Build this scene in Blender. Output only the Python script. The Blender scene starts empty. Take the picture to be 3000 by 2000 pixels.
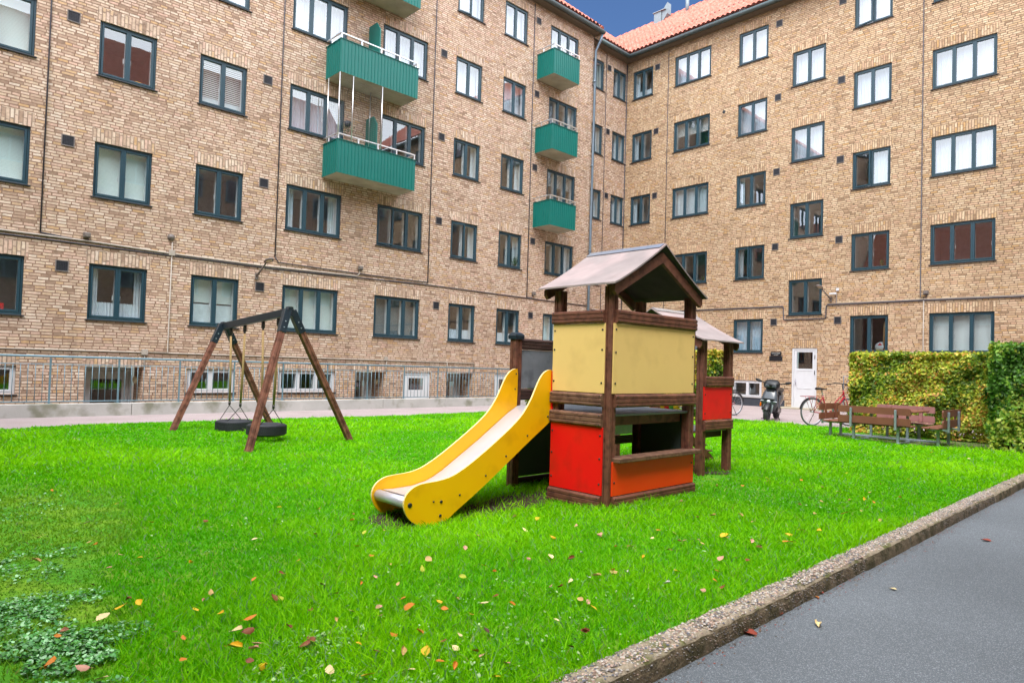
import bpy, math, random
import numpy as np
from mathutils import Matrix, Vector
R = math.radians
S = bpy.context.scene
COL = S.collection
random.seed(7); RNG = np.random.default_rng(7)

# ------------------------------------------------------------ camera
cam = bpy.data.cameras.new('camera'); co = bpy.data.objects.new('camera', cam); COL.objects.link(co)
cam.sensor_width = 36; cam.lens = 36*1952.83/3000; cam.shift_x = -55.15/3000; cam.shift_y = 22.95/3000
cam.clip_start = .05; cam.clip_end = 600
co.matrix_world = Matrix.Translation((0, 0, 1.2)) @ Matrix.Rotation(R(90)+.02673, 4, 'X') @ Matrix.Rotation(.02928, 4, 'Z')
S.camera = co

# ------------------------------------------------------------ light
SUN_EL, SUN_AZ = R(58), R(188)         # azimuth measured clockwise from +Y
w = bpy.data.worlds.new('World'); S.world = w; w.use_nodes = True
nt = w.node_tree; N = nt.nodes; L = nt.links; N.clear()
out = N.new('ShaderNodeOutputWorld'); bg = N.new('ShaderNodeBackground'); bg.inputs[1].default_value = .14
sky = N.new('ShaderNodeTexSky'); sky.sky_type = 'NISHITA'; sky.sun_disc = False
sky.sun_elevation = SUN_EL; sky.sun_rotation = SUN_AZ; sky.air_density = 1.4; sky.dust_density = .6; sky.ozone_density = 2.5
tc = N.new('ShaderNodeTexCoord'); nz = N.new('ShaderNodeTexNoise'); nz.inputs['Scale'].default_value = 2.2; nz.inputs['Detail'].default_value = 6
sep = N.new('ShaderNodeSeparateXYZ'); L.new(tc.outputs['Generated'], sep.inputs[0]); L.new(tc.outputs['Generated'], nz.inputs['Vector'])
# broken cloud covers the sky except the clear patch over the roofs to the north
ms = N.new('ShaderNodeMath'); ms.operation = 'MULTIPLY_ADD'; L.new(sep.outputs['Y'], ms.inputs[0]); ms.inputs[1].default_value = -1.25; ms.inputs[2].default_value = .45
ad = N.new('ShaderNodeMath'); ad.operation = 'ADD'; L.new(ms.outputs[0], ad.inputs[0]); L.new(nz.outputs['Fac'], ad.inputs[1])
rp = N.new('ShaderNodeMapRange'); L.new(ad.outputs[0], rp.inputs[0]); rp.inputs[1].default_value = .25; rp.inputs[2].default_value = .75
mx = N.new('ShaderNodeMix'); mx.data_type = 'RGBA'; L.new(rp.outputs[0], mx.inputs[0]); skm = N.new('ShaderNodeVectorMath'); skm.operation = 'MULTIPLY'; skm.inputs[1].default_value = (.27, .345, .48); L.new(sky.outputs[0], skm.inputs[0]); L.new(skm.outputs[0], mx.inputs[6])
cr = N.new('ShaderNodeValToRGB'); L.new(nz.outputs['Fac'], cr.inputs[0]); cr.color_ramp.elements[0].position = .3; cr.color_ramp.elements[1].position = .75
cr.color_ramp.elements[0].color = (11, 12, 13.6, 1); cr.color_ramp.elements[1].color = (17, 17.4, 18, 1)
L.new(cr.outputs[0], mx.inputs[7]); L.new(mx.outputs[2], bg.inputs[0]); L.new(bg.outputs[0], out.inputs[0])
sd = bpy.data.lights.new('sun', 'SUN'); sd.energy = 1.7; sd.angle = R(25); sd.color = (1, .955, .89)
so = bpy.data.objects.new('sun', sd); COL.objects.link(so)
sv = Vector((math.sin(SUN_AZ)*math.cos(SUN_EL), math.cos(SUN_AZ)*math.cos(SUN_EL), math.sin(SUN_EL)))
so.rotation_euler = sv.to_track_quat('Z', 'Y').to_euler(); so.location = (0, -5, 30)
S.view_settings.view_transform = 'Standard'; S.view_settings.look = 'None'; S.view_settings.exposure = 0.9; S.view_settings.gamma = 1
S.render.engine = 'CYCLES'; S.render.resolution_x = 1024; S.render.resolution_y = 682
S.cycles.max_bounces = 6; S.cycles.transparent_max_bounces = 12; S.cycles.diffuse_bounces = 4

# ------------------------------------------------------------ materials
MATS = {}
def s2l(c):
    return tuple(((x/255)/12.92 if x/255 <= .04045 else ((x/255+.055)/1.055)**2.4) for x in c)
def mat(name, c, rough=.6, metal=0, var=.12, scale=8, bump=0, bscale=60, spec=.4, c2=None, s2=3, t2=(.45, .6), attr=None, coat=0, stretch=None, leafy=0):
    """principled; c,c2 linear colours; var: brightness variation by noise"""
    m = bpy.data.materials.new(name); m.use_nodes = True; nt = m.node_tree; b = nt.nodes['Principled BSDF']; l = nt.links
    b.inputs['Roughness'].default_value = rough; b.inputs['Metallic'].default_value = metal; b.inputs['Specular IOR Level'].default_value = spec
    if coat: b.inputs['Coat Weight'].default_value = coat; b.inputs['Coat Roughness'].default_value = .15
    tc = nt.nodes.new('ShaderNodeTexCoord'); vec = tc.outputs['Object']
    if stretch:
        mp = nt.nodes.new('ShaderNodeMapping'); mp.inputs['Scale'].default_value = stretch; l.new(vec, mp.inputs[0]); vec = mp.outputs[0]
    n1 = nt.nodes.new('ShaderNodeTexNoise'); n1.inputs['Scale'].default_value = scale; n1.inputs['Detail'].default_value = 5; l.new(vec, n1.inputs['Vector'])
    base = nt.nodes.new('ShaderNodeRGB'); base.outputs[0].default_value = (*c, 1); src = base.outputs[0]
    if attr:
        a = nt.nodes.new('ShaderNodeAttribute'); a.attribute_name = attr; src = a.outputs['Color']
    if c2:
        n2 = nt.nodes.new('ShaderNodeTexNoise'); n2.inputs['Scale'].default_value = s2; n2.inputs['Detail'].default_value = 6; l.new(vec, n2.inputs['Vector'])
        r2 = nt.nodes.new('ShaderNodeMapRange'); r2.inputs[1].default_value = t2[0]; r2.inputs[2].default_value = t2[1]; l.new(n2.outputs['Fac'], r2.inputs[0])
        m2 = nt.nodes.new('ShaderNodeMix'); m2.data_type = 'RGBA'; l.new(r2.outputs[0], m2.inputs[0]); l.new(src, m2.inputs[6]); m2.inputs[7].default_value = (*c2, 1); src = m2.outputs[2]
    mr = nt.nodes.new('ShaderNodeMapRange'); mr.inputs[1].default_value = .25; mr.inputs[2].default_value = .75; mr.inputs[3].default_value = 1-var; mr.inputs[4].default_value = 1+var
    l.new(n1.outputs['Fac'], mr.inputs[0])
    mu = nt.nodes.new('ShaderNodeVectorMath'); mu.operation = 'SCALE'; l.new(src, mu.inputs[0]); l.new(mr.outputs[0], mu.inputs['Scale']); l.new(mu.outputs[0], b.inputs['Base Color'])
    if bump:
        nb = nt.nodes.new('ShaderNodeTexNoise'); nb.inputs['Scale'].default_value = bscale; nb.inputs['Detail'].default_value = 4; l.new(vec, nb.inputs['Vector'])
        bp = nt.nodes.new('ShaderNodeBump'); bp.inputs['Strength'].default_value = min(1, bump*20); bp.inputs['Distance'].default_value = .01 if bump < .2 else .02; l.new(nb.outputs['Fac'], bp.inputs['Height']); l.new(bp.outputs[0], b.inputs['Normal'])
    if leafy:
        tr = nt.nodes.new('ShaderNodeBsdfTranslucent'); l.new(mu.outputs[0], tr.inputs[0]); ms_ = nt.nodes.new('ShaderNodeMixShader'); ms_.inputs[0].default_value = leafy
        l.new(b.outputs[0], ms_.inputs[1]); l.new(tr.outputs[0], ms_.inputs[2]); l.new(ms_.outputs[0], nt.nodes['Material Output'].inputs[0])
    MATS[name] = m
    return m

def brick_mat(name, pal, mortar, bw=.19, rh=.0667, ms=.011, stain=.15, coarse=(.90, 1.08)):
    m = bpy.data.materials.new(name); m.use_nodes = True; nt = m.node_tree; b = nt.nodes['Principled BSDF']; l = nt.links; n = nt.nodes
    b.inputs['Roughness'].default_value = .9; b.inputs['Specular IOR Level'].default_value = .15
    uv = n.new('ShaderNodeUVMap'); wn = n.new('ShaderNodeTexNoise'); wn.inputs['Scale'].default_value = 9; wn.inputs['Detail'].default_value = 2
    l.new(uv.outputs[0], wn.inputs['Vector'])
    sc = n.new('ShaderNodeVectorMath'); sc.operation = 'MULTIPLY_ADD'; l.new(wn.outputs['Color'], sc.inputs[0]); sc.inputs[1].default_value = (.016, .016, 0); l.new(uv.outputs[0], sc.inputs[2])
    sx = n.new('ShaderNodeSeparateXYZ'); l.new(sc.outputs[0], sx.inputs[0]); dv = n.new('ShaderNodeMath'); dv.operation = 'DIVIDE'; l.new(sx.outputs['Y'], dv.inputs[0]); dv.inputs[1].default_value = rh
    fl = n.new('ShaderNodeMath'); fl.operation = 'FLOOR'; l.new(dv.outputs[0], fl.inputs[0]); wh = n.new('ShaderNodeTexWhiteNoise'); wh.noise_dimensions = '1D'; l.new(fl.outputs[0], wh.inputs['W'])
    # every course starts at its own offset; slow stretch of the brick length along the wall
    sf = n.new('ShaderNodeMath'); sf.operation = 'MULTIPLY_ADD'; l.new(wh.outputs['Value'], sf.inputs[0]); sf.inputs[1].default_value = bw; l.new(sx.outputs['X'], sf.inputs[2])
    ln = n.new('ShaderNodeTexNoise'); ln.noise_dimensions = '2D'; ln.inputs['Scale'].default_value = 1; cv0 = n.new('ShaderNodeCombineXYZ'); m0 = n.new('ShaderNodeMath'); m0.operation = 'MULTIPLY'; m0.inputs[1].default_value = 2.2; l.new(sf.outputs[0], m0.inputs[0]); l.new(m0.outputs[0], cv0.inputs[0])
    m1 = n.new('ShaderNodeMath'); m1.operation = 'MULTIPLY'; m1.inputs[1].default_value = 7.3; l.new(fl.outputs[0], m1.inputs[0]); l.new(m1.outputs[0], cv0.inputs[1]); l.new(cv0.outputs[0], ln.inputs['Vector'])
    s2_ = n.new('ShaderNodeMath'); s2_.operation = 'MULTIPLY_ADD'; l.new(ln.outputs['Fac'], s2_.inputs[0]); s2_.inputs[1].default_value = .28; l.new(sf.outputs[0], s2_.inputs[2])
    cv = n.new('ShaderNodeCombineXYZ'); l.new(s2_.outputs[0], cv.inputs[0]); l.new(sx.outputs['Y'], cv.inputs[1])
    br = n.new('ShaderNodeTexBrick'); l.new(cv.outputs[0], br.inputs['Vector'])
    br.inputs['Color1'].default_value = (0, 0, 0, 1); br.inputs['Color2'].default_value = (1, 1, 1, 1); br.inputs['Mortar'].default_value = (.5, .5, .5, 1)
    br.inputs['Scale'].default_value = 1; br.inputs['Mortar Size'].default_value = ms; br.inputs['Mortar Smooth'].default_value = .25
    br.inputs['Brick Width'].default_value = bw; br.inputs['Row Height'].default_value = rh; br.offset = 0; br.squash = 1
    cr = n.new('ShaderNodeValToRGB'); l.new(br.outputs['Color'], cr.inputs[0]); cr.color_ramp.interpolation = 'LINEAR'
    e = cr.color_ramp.elements
    for i, (p, c) in enumerate(pal):
        if i < 2: e[i].position = p; e[i].color = (*s2l(c), 1)
        else: q = e.new(p); q.color = (*s2l(c), 1)
    mx = n.new('ShaderNodeMix'); mx.data_type = 'RGBA'; l.new(br.outputs['Fac'], mx.inputs[0]); l.new(cr.outputs[0], mx.inputs[6]); mx.inputs[7].default_value = (*s2l(mortar), 1)
    # weathering: broad patches and darker streaks
    a = n.new('ShaderNodeTexNoise'); a.inputs['Scale'].default_value = .55; a.inputs['Detail'].default_value = 7; a.inputs['Roughness'].default_value = .65; l.new(uv.outputs[0], a.inputs['Vector'])
    mr = n.new('ShaderNodeMapRange'); mr.inputs[1].default_value = .3; mr.inputs[2].default_value = .7; mr.inputs[3].default_value = coarse[0]; mr.inputs[4].default_value = coarse[1]; l.new(a.outputs['Fac'], mr.inputs[0])
    c3 = n.new('ShaderNodeTexNoise'); c3.inputs['Scale'].default_value = 14; c3.inputs['Detail'].default_value = 5; l.new(uv.outputs[0], c3.inputs['Vector'])
    m3 = n.new('ShaderNodeMapRange'); m3.inputs[1].default_value = .3; m3.inputs[2].default_value = .7; m3.inputs[3].default_value = 1-stain; m3.inputs[4].default_value = 1+stain; l.new(c3.outputs['Fac'], m3.inputs[0])
    mm = n.new('ShaderNodeMath'); mm.operation = 'MULTIPLY'; l.new(mr.outputs[0], mm.inputs[0]); l.new(m3.outputs[0], mm.inputs[1])
    # dark single bricks / repairs
    d = n.new('ShaderNodeTexNoise'); d.inputs['Scale'].default_value = 2.6; d.inputs['Detail'].default_value = 8; d.inputs['Roughness'].default_value = .75; l.new(uv.outputs[0], d.inputs['Vector'])
    dr = n.new('ShaderNodeMapRange'); dr.inputs[1].default_value = .60; dr.inputs[2].default_value = .70; dr.inputs[3].default_value = 1; dr.inputs[4].default_value = .82; l.new(d.outputs['Fac'], dr.inputs[0])
    # rain streaks
    mp = n.new('ShaderNodeMapping'); mp.inputs['Scale'].default_value = (4.5, .22, 1); l.new(uv.outputs[0], mp.inputs[0])
    sn = n.new('ShaderNodeTexNoise'); sn.inputs['Scale'].default_value = 1; sn.inputs['Detail'].default_value = 5; l.new(mp.outputs[0], sn.inputs['Vector'])
    sr = n.new('ShaderNodeMapRange'); sr.inputs[1].default_value = .56; sr.inputs[2].default_value = .72; sr.inputs[3].default_value = 1; sr.inputs[4].default_value = .86; l.new(sn.outputs['Fac'], sr.inputs[0])
    m5 = n.new('ShaderNodeMath'); m5.operation = 'MULTIPLY'; l.new(mm.outputs[0], m5.inputs[0]); l.new(sr.outputs[0], m5.inputs[1]); mm = m5
    m4 = n.new('ShaderNodeMath'); m4.operation = 'MULTIPLY'; l.new(mm.outputs[0], m4.inputs[0]); l.new(dr.outputs[0], m4.inputs[1])
    vs = n.new('ShaderNodeVectorMath'); vs.operation = 'SCALE'; l.new(mx.outputs[2], vs.inputs[0]); l.new(m4.outputs[0], vs.inputs['Scale']); l.new(vs.outputs[0], b.inputs['Base Color'])
    hm = n.new('ShaderNodeMath'); hm.operation = 'MULTIPLY_ADD'; l.new(br.outputs['Fac'], hm.inputs[0]); hm.inputs[1].default_value = -1; l.new(c3.outputs['Fac'], hm.inputs[2])
    bp = n.new('ShaderNodeBump'); bp.inputs['Strength'].default_value = .9; bp.inputs['Distance'].default_value = .012; l.new(hm.outputs[0], bp.inputs['Height']); l.new(bp.outputs[0], b.inputs['Normal'])
    MATS[name] = m
    return m
PAL = [(0, (150, 126, 108)), (1, (196, 160, 120)), (.06, (178, 150, 130)), (.3, (200, 175, 154)), (.45, (210, 188, 168)), (.6, (202, 168, 150)), (.72, (218, 200, 182)), (.9, (198, 170, 142))]
PAL = sorted(PAL); PAL = [PAL[0], PAL[-1]] + PAL[1:-1]
brick_mat('tan_brick', PAL, (146, 118, 100))
brick_mat('tan_brick_upright', PAL, (154, 132, 116), bw=.24, rh=.075, stain=.18)
PB = [(p, tuple(m_+(c_*k_-m_)*.95 for c_, k_, m_ in zip(c, (.965, .94, .87), (186, 156, 126)))) for p, c in PAL]
brick_mat('ochre_brick', PB, (132, 110, 90)); brick_mat('ochre_brick_upright', PB, (140, 116, 94), bw=.24, rh=.075, stain=.18)
PR = [(0, (84, 40, 32)), (1, (130, 64, 48)), (.5, (112, 56, 44))]
brick_mat('red_brick', PR, (100, 80, 70))

mat('frame_paint', s2l((38, 66, 78)), .35, var=.06)
mat('white_paint', (.62, .63, .66), .4, var=.04)
mat('blue_grey_door', (.5, .52, .56), .5, var=.1)
mat('sill_dark', s2l((44, 44, 48)), .5)
mat('room_wall', (.52, .56, .58), .9)
mat('curtain_or_sky_white', (.68, .72, .78), .9, var=.05)  # white cloth, also the white of painted sky reflections
mat('curtain_blue', (.60, .72, .84), .9, var=.1)
mat('vent_dark', s2l((60, 62, 72)), .5, var=.2)
mat('vent_rim', s2l((120, 112, 108)), .6)
mat('green_panel', s2l((4, 104, 96)), .38, var=.05, scale=3)
mat('slab_concrete', s2l((172, 164, 146)), .9, var=.22, scale=2.5, bump=.02, bscale=30)
mat('alu', (.72, .73, .75), .3, metal=.85, var=.05)
mat('galv', s2l((160, 172, 184)), .45, metal=.55, var=.12, scale=25)
mat('rail_paint', s2l((112, 140, 154)), .4, metal=.3, var=.08)
mat('cable_dark', s2l((72, 70, 78)), .6)
mat('cable_light', s2l((168, 158, 148)), .6)
mat('roof_tile', s2l((182, 104, 86)), .75, var=.25, scale=4, c2=s2l((196, 134, 118)), s2=9, t2=(.45, .65))
mat('verge_tile', s2l((190, 110, 90)), .75, var=.2, scale=5)
mat('gutter_zinc', s2l((92, 108, 110)), .5, metal=.4, var=.1)
mat('pipe_zinc', s2l((122, 138, 152)), .4, metal=.6, var=.1)
mat('eave_wood', s2l((110, 96, 84)), .8)
mat('concrete_wall', s2l((176, 174, 170)), .9, var=.16, scale=1.6, c2=s2l((128, 128, 112)), s2=2.6, t2=(.5, .68), bump=.015, bscale=40)
mat('path_asphalt', s2l((164, 150, 150)), .92, var=.12, scale=1.2, c2=s2l((138, 126, 126)), s2=90, t2=(.5, .62), bump=.02, bscale=200)
mat('road_asphalt', s2l((98, 103, 107)), .9, var=.16, scale=.8, c2=s2l((144, 150, 154)), s2=210, t2=(.52, .64), bump=.03, bscale=160)
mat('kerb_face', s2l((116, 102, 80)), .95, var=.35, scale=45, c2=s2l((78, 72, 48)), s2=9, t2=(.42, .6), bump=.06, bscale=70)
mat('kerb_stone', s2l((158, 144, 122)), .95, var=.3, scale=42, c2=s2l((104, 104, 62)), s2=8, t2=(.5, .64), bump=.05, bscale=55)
mat('pebble', (.4, .37, .33), .7, attr='Col', var=.15)
mat('soil', s2l((66, 54, 42)), 1, var=.35, scale=14, bump=.06, bscale=50)
mat('lawn_soil', (.07, .26, .006), 1, var=.4, scale=30, c2=(.15, .30, .01), s2=3)
mat('moss_ground', s2l((112, 112, 78)), 1, var=.35, scale=10, c2=s2l((96, 120, 40)), s2=2, bump=.05, bscale=60)
mat('wood_brown', s2l((118, 74, 58)), .62, var=.28, scale=6, c2=s2l((88, 54, 43)), s2=16, t2=(.45, .65), bump=.012, bscale=90, stretch=(1, 1, 1))
mat('wood_dark', s2l((66, 44, 38)), .7, var=.25, scale=8)
mat('wood_worn', s2l((126, 92, 72)), .75, var=.25, scale=10, c2=s2l((96, 66, 52)), s2=20)
mat('wood_swing', s2l((132, 84, 68)), .7, var=.3, scale=5, c2=s2l((92, 54, 42)), s2=12, t2=(.42, .62), bump=.012, bscale=80)
mat('wood_bench', s2l((122, 76, 58)), .55, var=.12, scale=5)
mat('wood_bench_pale', s2l((160, 112, 108)), .6, var=.1, scale=5)
mat('hpl_yellow', s2l((248, 210, 132)), .38, var=.03, scale=2, c2=s2l((234, 196, 122)), s2=4, t2=(.5, .75))
mat('hpl_red', s2l((242, 20, 22)), .35, var=.05, scale=3, c2=s2l((220, 30, 24)), s2=5, t2=(.5, .75))
mat('hpl_orange', s2l((255, 66, 22)), .35, var=.05, scale=3)
mat('hpl_grey', s2l((128, 134, 142)), .5, var=.15, scale=6, c2=s2l((92, 98, 106)), s2=5, t2=(.55, .7))
mat('hpl_dark', s2l((72, 82, 78)), .45, var=.12, scale=4)
mat('hpl_white', (.7, .72, .74), .4)
mat('slide_yellow', s2l((255, 192, 8)), .33, var=.04, scale=3, c2=s2l((232, 168, 10)), s2=4, t2=(.52, .75))
mat('slide_edge', s2l((252, 226, 160)), .45, var=.03)
mat('steel', (.60, .60, .67), .36, metal=.45, var=.06, scale=4)
mat('bolt', s2l((70, 66, 66)), .35, metal=.7)
mat('roof_felt', s2l((150, 138, 136)), .75, var=.16, scale=4, c2=s2l((168, 150, 148)), s2=2.2, bump=.008, bscale=60)
mat('roof_under', s2l((70, 58, 56)), .85, var=.2)
mat('blue_black', s2l((34, 46, 56)), .32, var=.08)
mat('rubber', s2l((46, 48, 54)), .65, var=.15, scale=20)
mat('rope', s2l((166, 138, 96)), .9, var=.2, scale=60, bump=.03, bscale=150)
mat('scoot_grey', s2l((70, 76, 84)), .28, var=.05, coat=.5)
mat('scoot_black', s2l((30, 31, 34)), .35, var=.05)
mat('orange_lens', s2l((240, 120, 20)), .2)
mat('lens', (.6, .65, .7), .08, spec=1)
mat('bike_red', s2l((158, 22, 40)), .3, coat=.5)
mat('tire_grey', s2l((88, 90, 96)), .7)
mat('tyre', s2l((58, 60, 64)), .75, var=.1)
mat('hedge_leaf', (.1, .2, .03), .45, attr='Col', var=.15, spec=.4, leafy=.25)
mat('twig', s2l((86, 66, 48)), .9, var=.2)
mat('grass_blade', (.05, .3, .01), .55, attr='Col', var=.05, spec=.12, leafy=.4)
mat('cover_leaf', (.1, .3, .1), .4, attr='Col', var=.1, spec=.5)
mat('sign_black', s2l((34, 34, 38)), .3)
mat('sign_ink', (.7, .7, .68), .5)
mat('cream_plastic', s2l((196, 180, 150)), .45)
mat('lamp_grey', s2l((112, 104, 100)), .45)
mat('terracotta', s2l((150, 90, 60)), .8)
mat('plant_green', s2l((60, 110, 50)), .5, var=.2, scale=30)
mat('basket_red', s2l((205, 40, 44)), .4)
mat('toy_yellow', s2l((240, 196, 20)), .4); mat('toy_green', s2l((90, 170, 50)), .4)
mat('white_frost', (.80, .87, .90), .8)

def blind_mat(name, c, per=.028, dark=.55, gap=.2):
    m = bpy.data.materials.new(name); m.use_nodes = True; nt = m.node_tree; b = nt.nodes['Principled BSDF']; l = nt.links; n = nt.nodes
    uv = n.new('ShaderNodeUVMap'); sp = n.new('ShaderNodeSeparateXYZ'); l.new(uv.outputs[0], sp.inputs[0])
    d = n.new('ShaderNodeMath'); d.operation = 'DIVIDE'; d.inputs[1].default_value = per; l.new(sp.outputs['Y'], d.inputs[0])
    f = n.new('ShaderNodeMath'); f.operation = 'FRACT'; l.new(d.outputs[0], f.inputs[0])
    g = n.new('ShaderNodeMath'); g.operation = 'LESS_THAN'; g.inputs[1].default_value = gap; l.new(f.outputs[0], g.inputs[0])
    mx = n.new('ShaderNodeMix'); mx.data_type = 'RGBA'; l.new(g.outputs[0], mx.inputs[0]); mx.inputs[6].default_value = (*c, 1); mx.inputs[7].default_value = (c[0]*dark, c[1]*dark, c[2]*dark, 1)
    l.new(mx.outputs[2], b.inputs['Base Color']); b.inputs['Roughness'].default_value = .7
    MATS[name] = m
blind_mat('blind_pale', (.86, .94, .92), dark=.7); blind_mat('blind_striped', (.9, .9, .9), per=.05, dark=.12, gap=.5); blind_mat('blind_dark', (.26, .30, .32), dark=.3, gap=.35); blind_mat('blind_white', (.96, .96, .95), per=.03, dark=.8)  # the darkest blind has dark slats of its own

def glass_mat(name, fac, tint=(.86, .93, .93)):
    m = bpy.data.materials.new(name); m.use_nodes = True; nt = m.node_tree; l = nt.links; n = nt.nodes; n.clear()
    o = n.new('ShaderNodeOutputMaterial'); mx = n.new('ShaderNodeMixShader'); t = n.new('ShaderNodeBsdfTransparent'); g = n.new('ShaderNodeBsdfGlossy')
    t.inputs[0].default_value = (*tint, 1); g.inputs['Roughness'].default_value = .0; g.inputs['Color'].default_value = (.95, .97, 1, 1)
    lw = n.new('ShaderNodeLayerWeight'); lw.inputs[0].default_value = .12
    mr = n.new('ShaderNodeMapRange'); mr.inputs[3].default_value = fac; mr.inputs[4].default_value = 1; l.new(lw.outputs['Fresnel'], mr.inputs[0]); l.new(mr.outputs[0], mx.inputs[0])
    tc = n.new('ShaderNodeTexCoord'); nz = n.new('ShaderNodeTexNoise'); nz.inputs['Scale'].default_value = 2.5; nz.inputs['Detail'].default_value = 1; l.new(tc.outputs['Object'], nz.inputs['Vector'])
    bp = n.new('ShaderNodeBump'); bp.inputs['Strength'].default_value = .03; bp.inputs['Distance'].default_value = .01; l.new(nz.outputs['Fac'], bp.inputs['Height']); l.new(bp.outputs[0], g.inputs['Normal'])
    l.new(t.outputs[0], mx.inputs[1]); l.new(g.outputs[0], mx.inputs[2]); l.new(mx.outputs[0], o.inputs[0])
    MATS[name] = m
glass_mat('window_glass', .17); glass_mat('coated_glass', .19, (.92, .95, .97))

# ------------------------------------------------------------ mesh helpers
WO = {}
class MB:
    def __init__(s): s.v = []; s.f = []; s.m = []; s.uv = {}; s.sm = set()
    def add(s, vs, fs, mi=0, smooth=False):
        o = len(s.v); s.v += [tuple(p) for p in vs]
        for f in fs:
            if smooth: s.sm.add(len(s.f))
            s.f.append(tuple(i+o for i in f)); s.m.append(mi)
        return s
    def face(s, vs, mi=0, uv=None):
        o = len(s.v); s.v += [tuple(p) for p in vs]; s.f.append(tuple(range(o, o+len(vs)))); s.m.append(mi)
        if uv: s.uv[len(s.f)-1] = uv
    def box(s, a, b, mi=0, M=None, bev=0):
        x0, x1 = sorted((a[0], b[0])); y0, y1 = sorted((a[1], b[1])); z0, z1 = sorted((a[2], b[2]))
        if bev:
            e = min(bev, (x1-x0)*.45, (y1-y0)*.45, (z1-z0)*.45); vs = []
            X, Y, Z = (x0, x1), (y0, y1), (z0, z1); idx = {}
            for i in (0, 1):
                for j in (0, 1):
                    for k in (0, 1):
                        sx, sy, sz = (e, -e)[i], (e, -e)[j], (e, -e)[k]
                        for a_, p in enumerate(((X[i], Y[j]+sy, Z[k]+sz), (X[i]+sx, Y[j], Z[k]+sz), (X[i]+sx, Y[j]+sy, Z[k]))):
                            idx[i, j, k, a_] = len(vs); vs.append(p)
            fs = []
            for i in (0, 1):
                fs.append([idx[i, 0, 0, 0], idx[i, 1, 0, 0], idx[i, 1, 1, 0], idx[i, 0, 1, 0]][::(1 if i else -1)])
                fs.append([idx[0, i, 0, 1], idx[1, i, 0, 1], idx[1, i, 1, 1], idx[0, i, 1, 1]][::(-1 if i else 1)])
                fs.append([idx[0, 0, i, 2], idx[1, 0, i, 2], idx[1, 1, i, 2], idx[0, 1, i, 2]][::(1 if i else -1)])
            for j in (0, 1):
                for k in (0, 1):
                    fs.append([idx[0, j, k, 1], idx[1, j, k, 1], idx[1, j, k, 2], idx[0, j, k, 2]][::(1 if j != k else -1)])
                    fs.append([idx[j, 0, k, 0], idx[j, 1, k, 0], idx[j, 1, k, 2], idx[j, 0, k, 2]][::(-1 if j != k else 1)])
                    fs.append([idx[j, k, 0, 0], idx[j, k, 1, 0], idx[j, k, 1, 1], idx[j, k, 0, 1]][::(1 if j != k else -1)])
            for i in (0, 1):
                for j in (0, 1):
                    for k in (0, 1):
                        fs.append([idx[i, j, k, 0], idx[i, j, k, 1], idx[i, j, k, 2]][::(1 if (i+j+k) % 2 else -1)])
        else:
            vs = [(x, y, z) for x in (x0, x1) for y in (y0, y1) for z in (z0, z1)]
            fs = [(0, 1, 3, 2), (4, 6, 7, 5), (0, 4, 5, 1), (2, 3, 7, 6), (0, 2, 6, 4), (1, 5, 7, 3)]
        if M is not None: vs = [M @ Vector(p) for p in vs]
        return s.add(vs, fs, mi)
    def tube(s, pts, r, n=8, mi=0, cap=True, closed=False, smooth=True):
        P = [Vector(p) for p in pts]; k = len(P); rr = r if isinstance(r, (list, tuple)) else [r]*k; vs = []; up = None
        for i in range(k):
            if closed: d = P[(i+1) % k]-P[i-1]
            else: d = P[min(i+1, k-1)]-P[max(i-1, 0)]
            d.normalize()
            if up is None:
                up = Vector((0, 0, 1)) if abs(d.z) < .95 else Vector((1, 0, 0))
            a = d.cross(up).normalized(); up = a.cross(d).normalized(); b = up
            for j in range(n):
                t = 2*math.pi*(j+.5)/n; vs.append(P[i]+a*math.cos(t)*rr[i]+b*math.sin(t)*rr[i])
        fs = []
        for i in range(k if closed else k-1):
            for j in range(n):
                a0 = i*n+j; a1 = i*n+(j+1) % n; b0 = ((i+1) % k)*n+j; b1 = ((i+1) % k)*n+(j+1) % n; fs.append((a0, b0, b1, a1))
        s.add(vs, fs, mi, smooth and n > 4)
        if cap and not closed:
            o = len(s.v)-k*n; s.f.append(tuple(o+j for j in range(n))); s.m.append(mi); s.f.append(tuple(o+(k-1)*n+n-1-j for j in range(n))); s.m.append(mi)
        return s
    def prism(s, poly, ax, t0, t1, mi=0, emi=None, M=None):
        """poly 2D extruded along axis ax ('x','y','z') from t0 to t1"""
        f = {'x': lambda p, t: (t, p[0], p[1]), 'y': lambda p, t: (p[0], t, p[1]), 'z': lambda p, t: (p[0], p[1], t)}[ax]
        n = len(poly); vs = [f(p, t0) for p in poly]+[f(p, t1) for p in poly]
        if M is not None: vs = [M @ Vector(p) for p in vs]
        s.add(vs, [tuple(range(n)), tuple(range(2*n-1, n-1, -1))], mi)
        o = len(s.v)-2*n
        for i in range(n):
            s.f.append((o+i, o+(i+1) % n, o+n+(i+1) % n, o+n+i)); s.m.append(mi if emi is None else emi)
        return s
    def disc(s, c, nrm, r, h, mi=0, n=10):
        c = Vector(c); d = Vector(nrm).normalized(); return s.tube([c, c+d*h*.6, c+d*h], [r, r, r*.55], n, mi)
    def lathe(s, prof, c=(0, 0, 0), n=20, mi=0, M=None, smooth=True):
        vs = [(c[0]+r*math.cos(2*math.pi*j/n), c[1]+r*math.sin(2*math.pi*j/n), c[2]+z) for r, z in prof for j in range(n)]
        if M is not None: vs = [M @ Vector(p) for p in vs]
        fs = [(i*n+j, i*n+(j+1) % n, (i+1)*n+(j+1) % n, (i+1)*n+j) for i in range(len(prof)-1) for j in range(n)]
        return s.add(vs, fs, mi, smooth)

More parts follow.
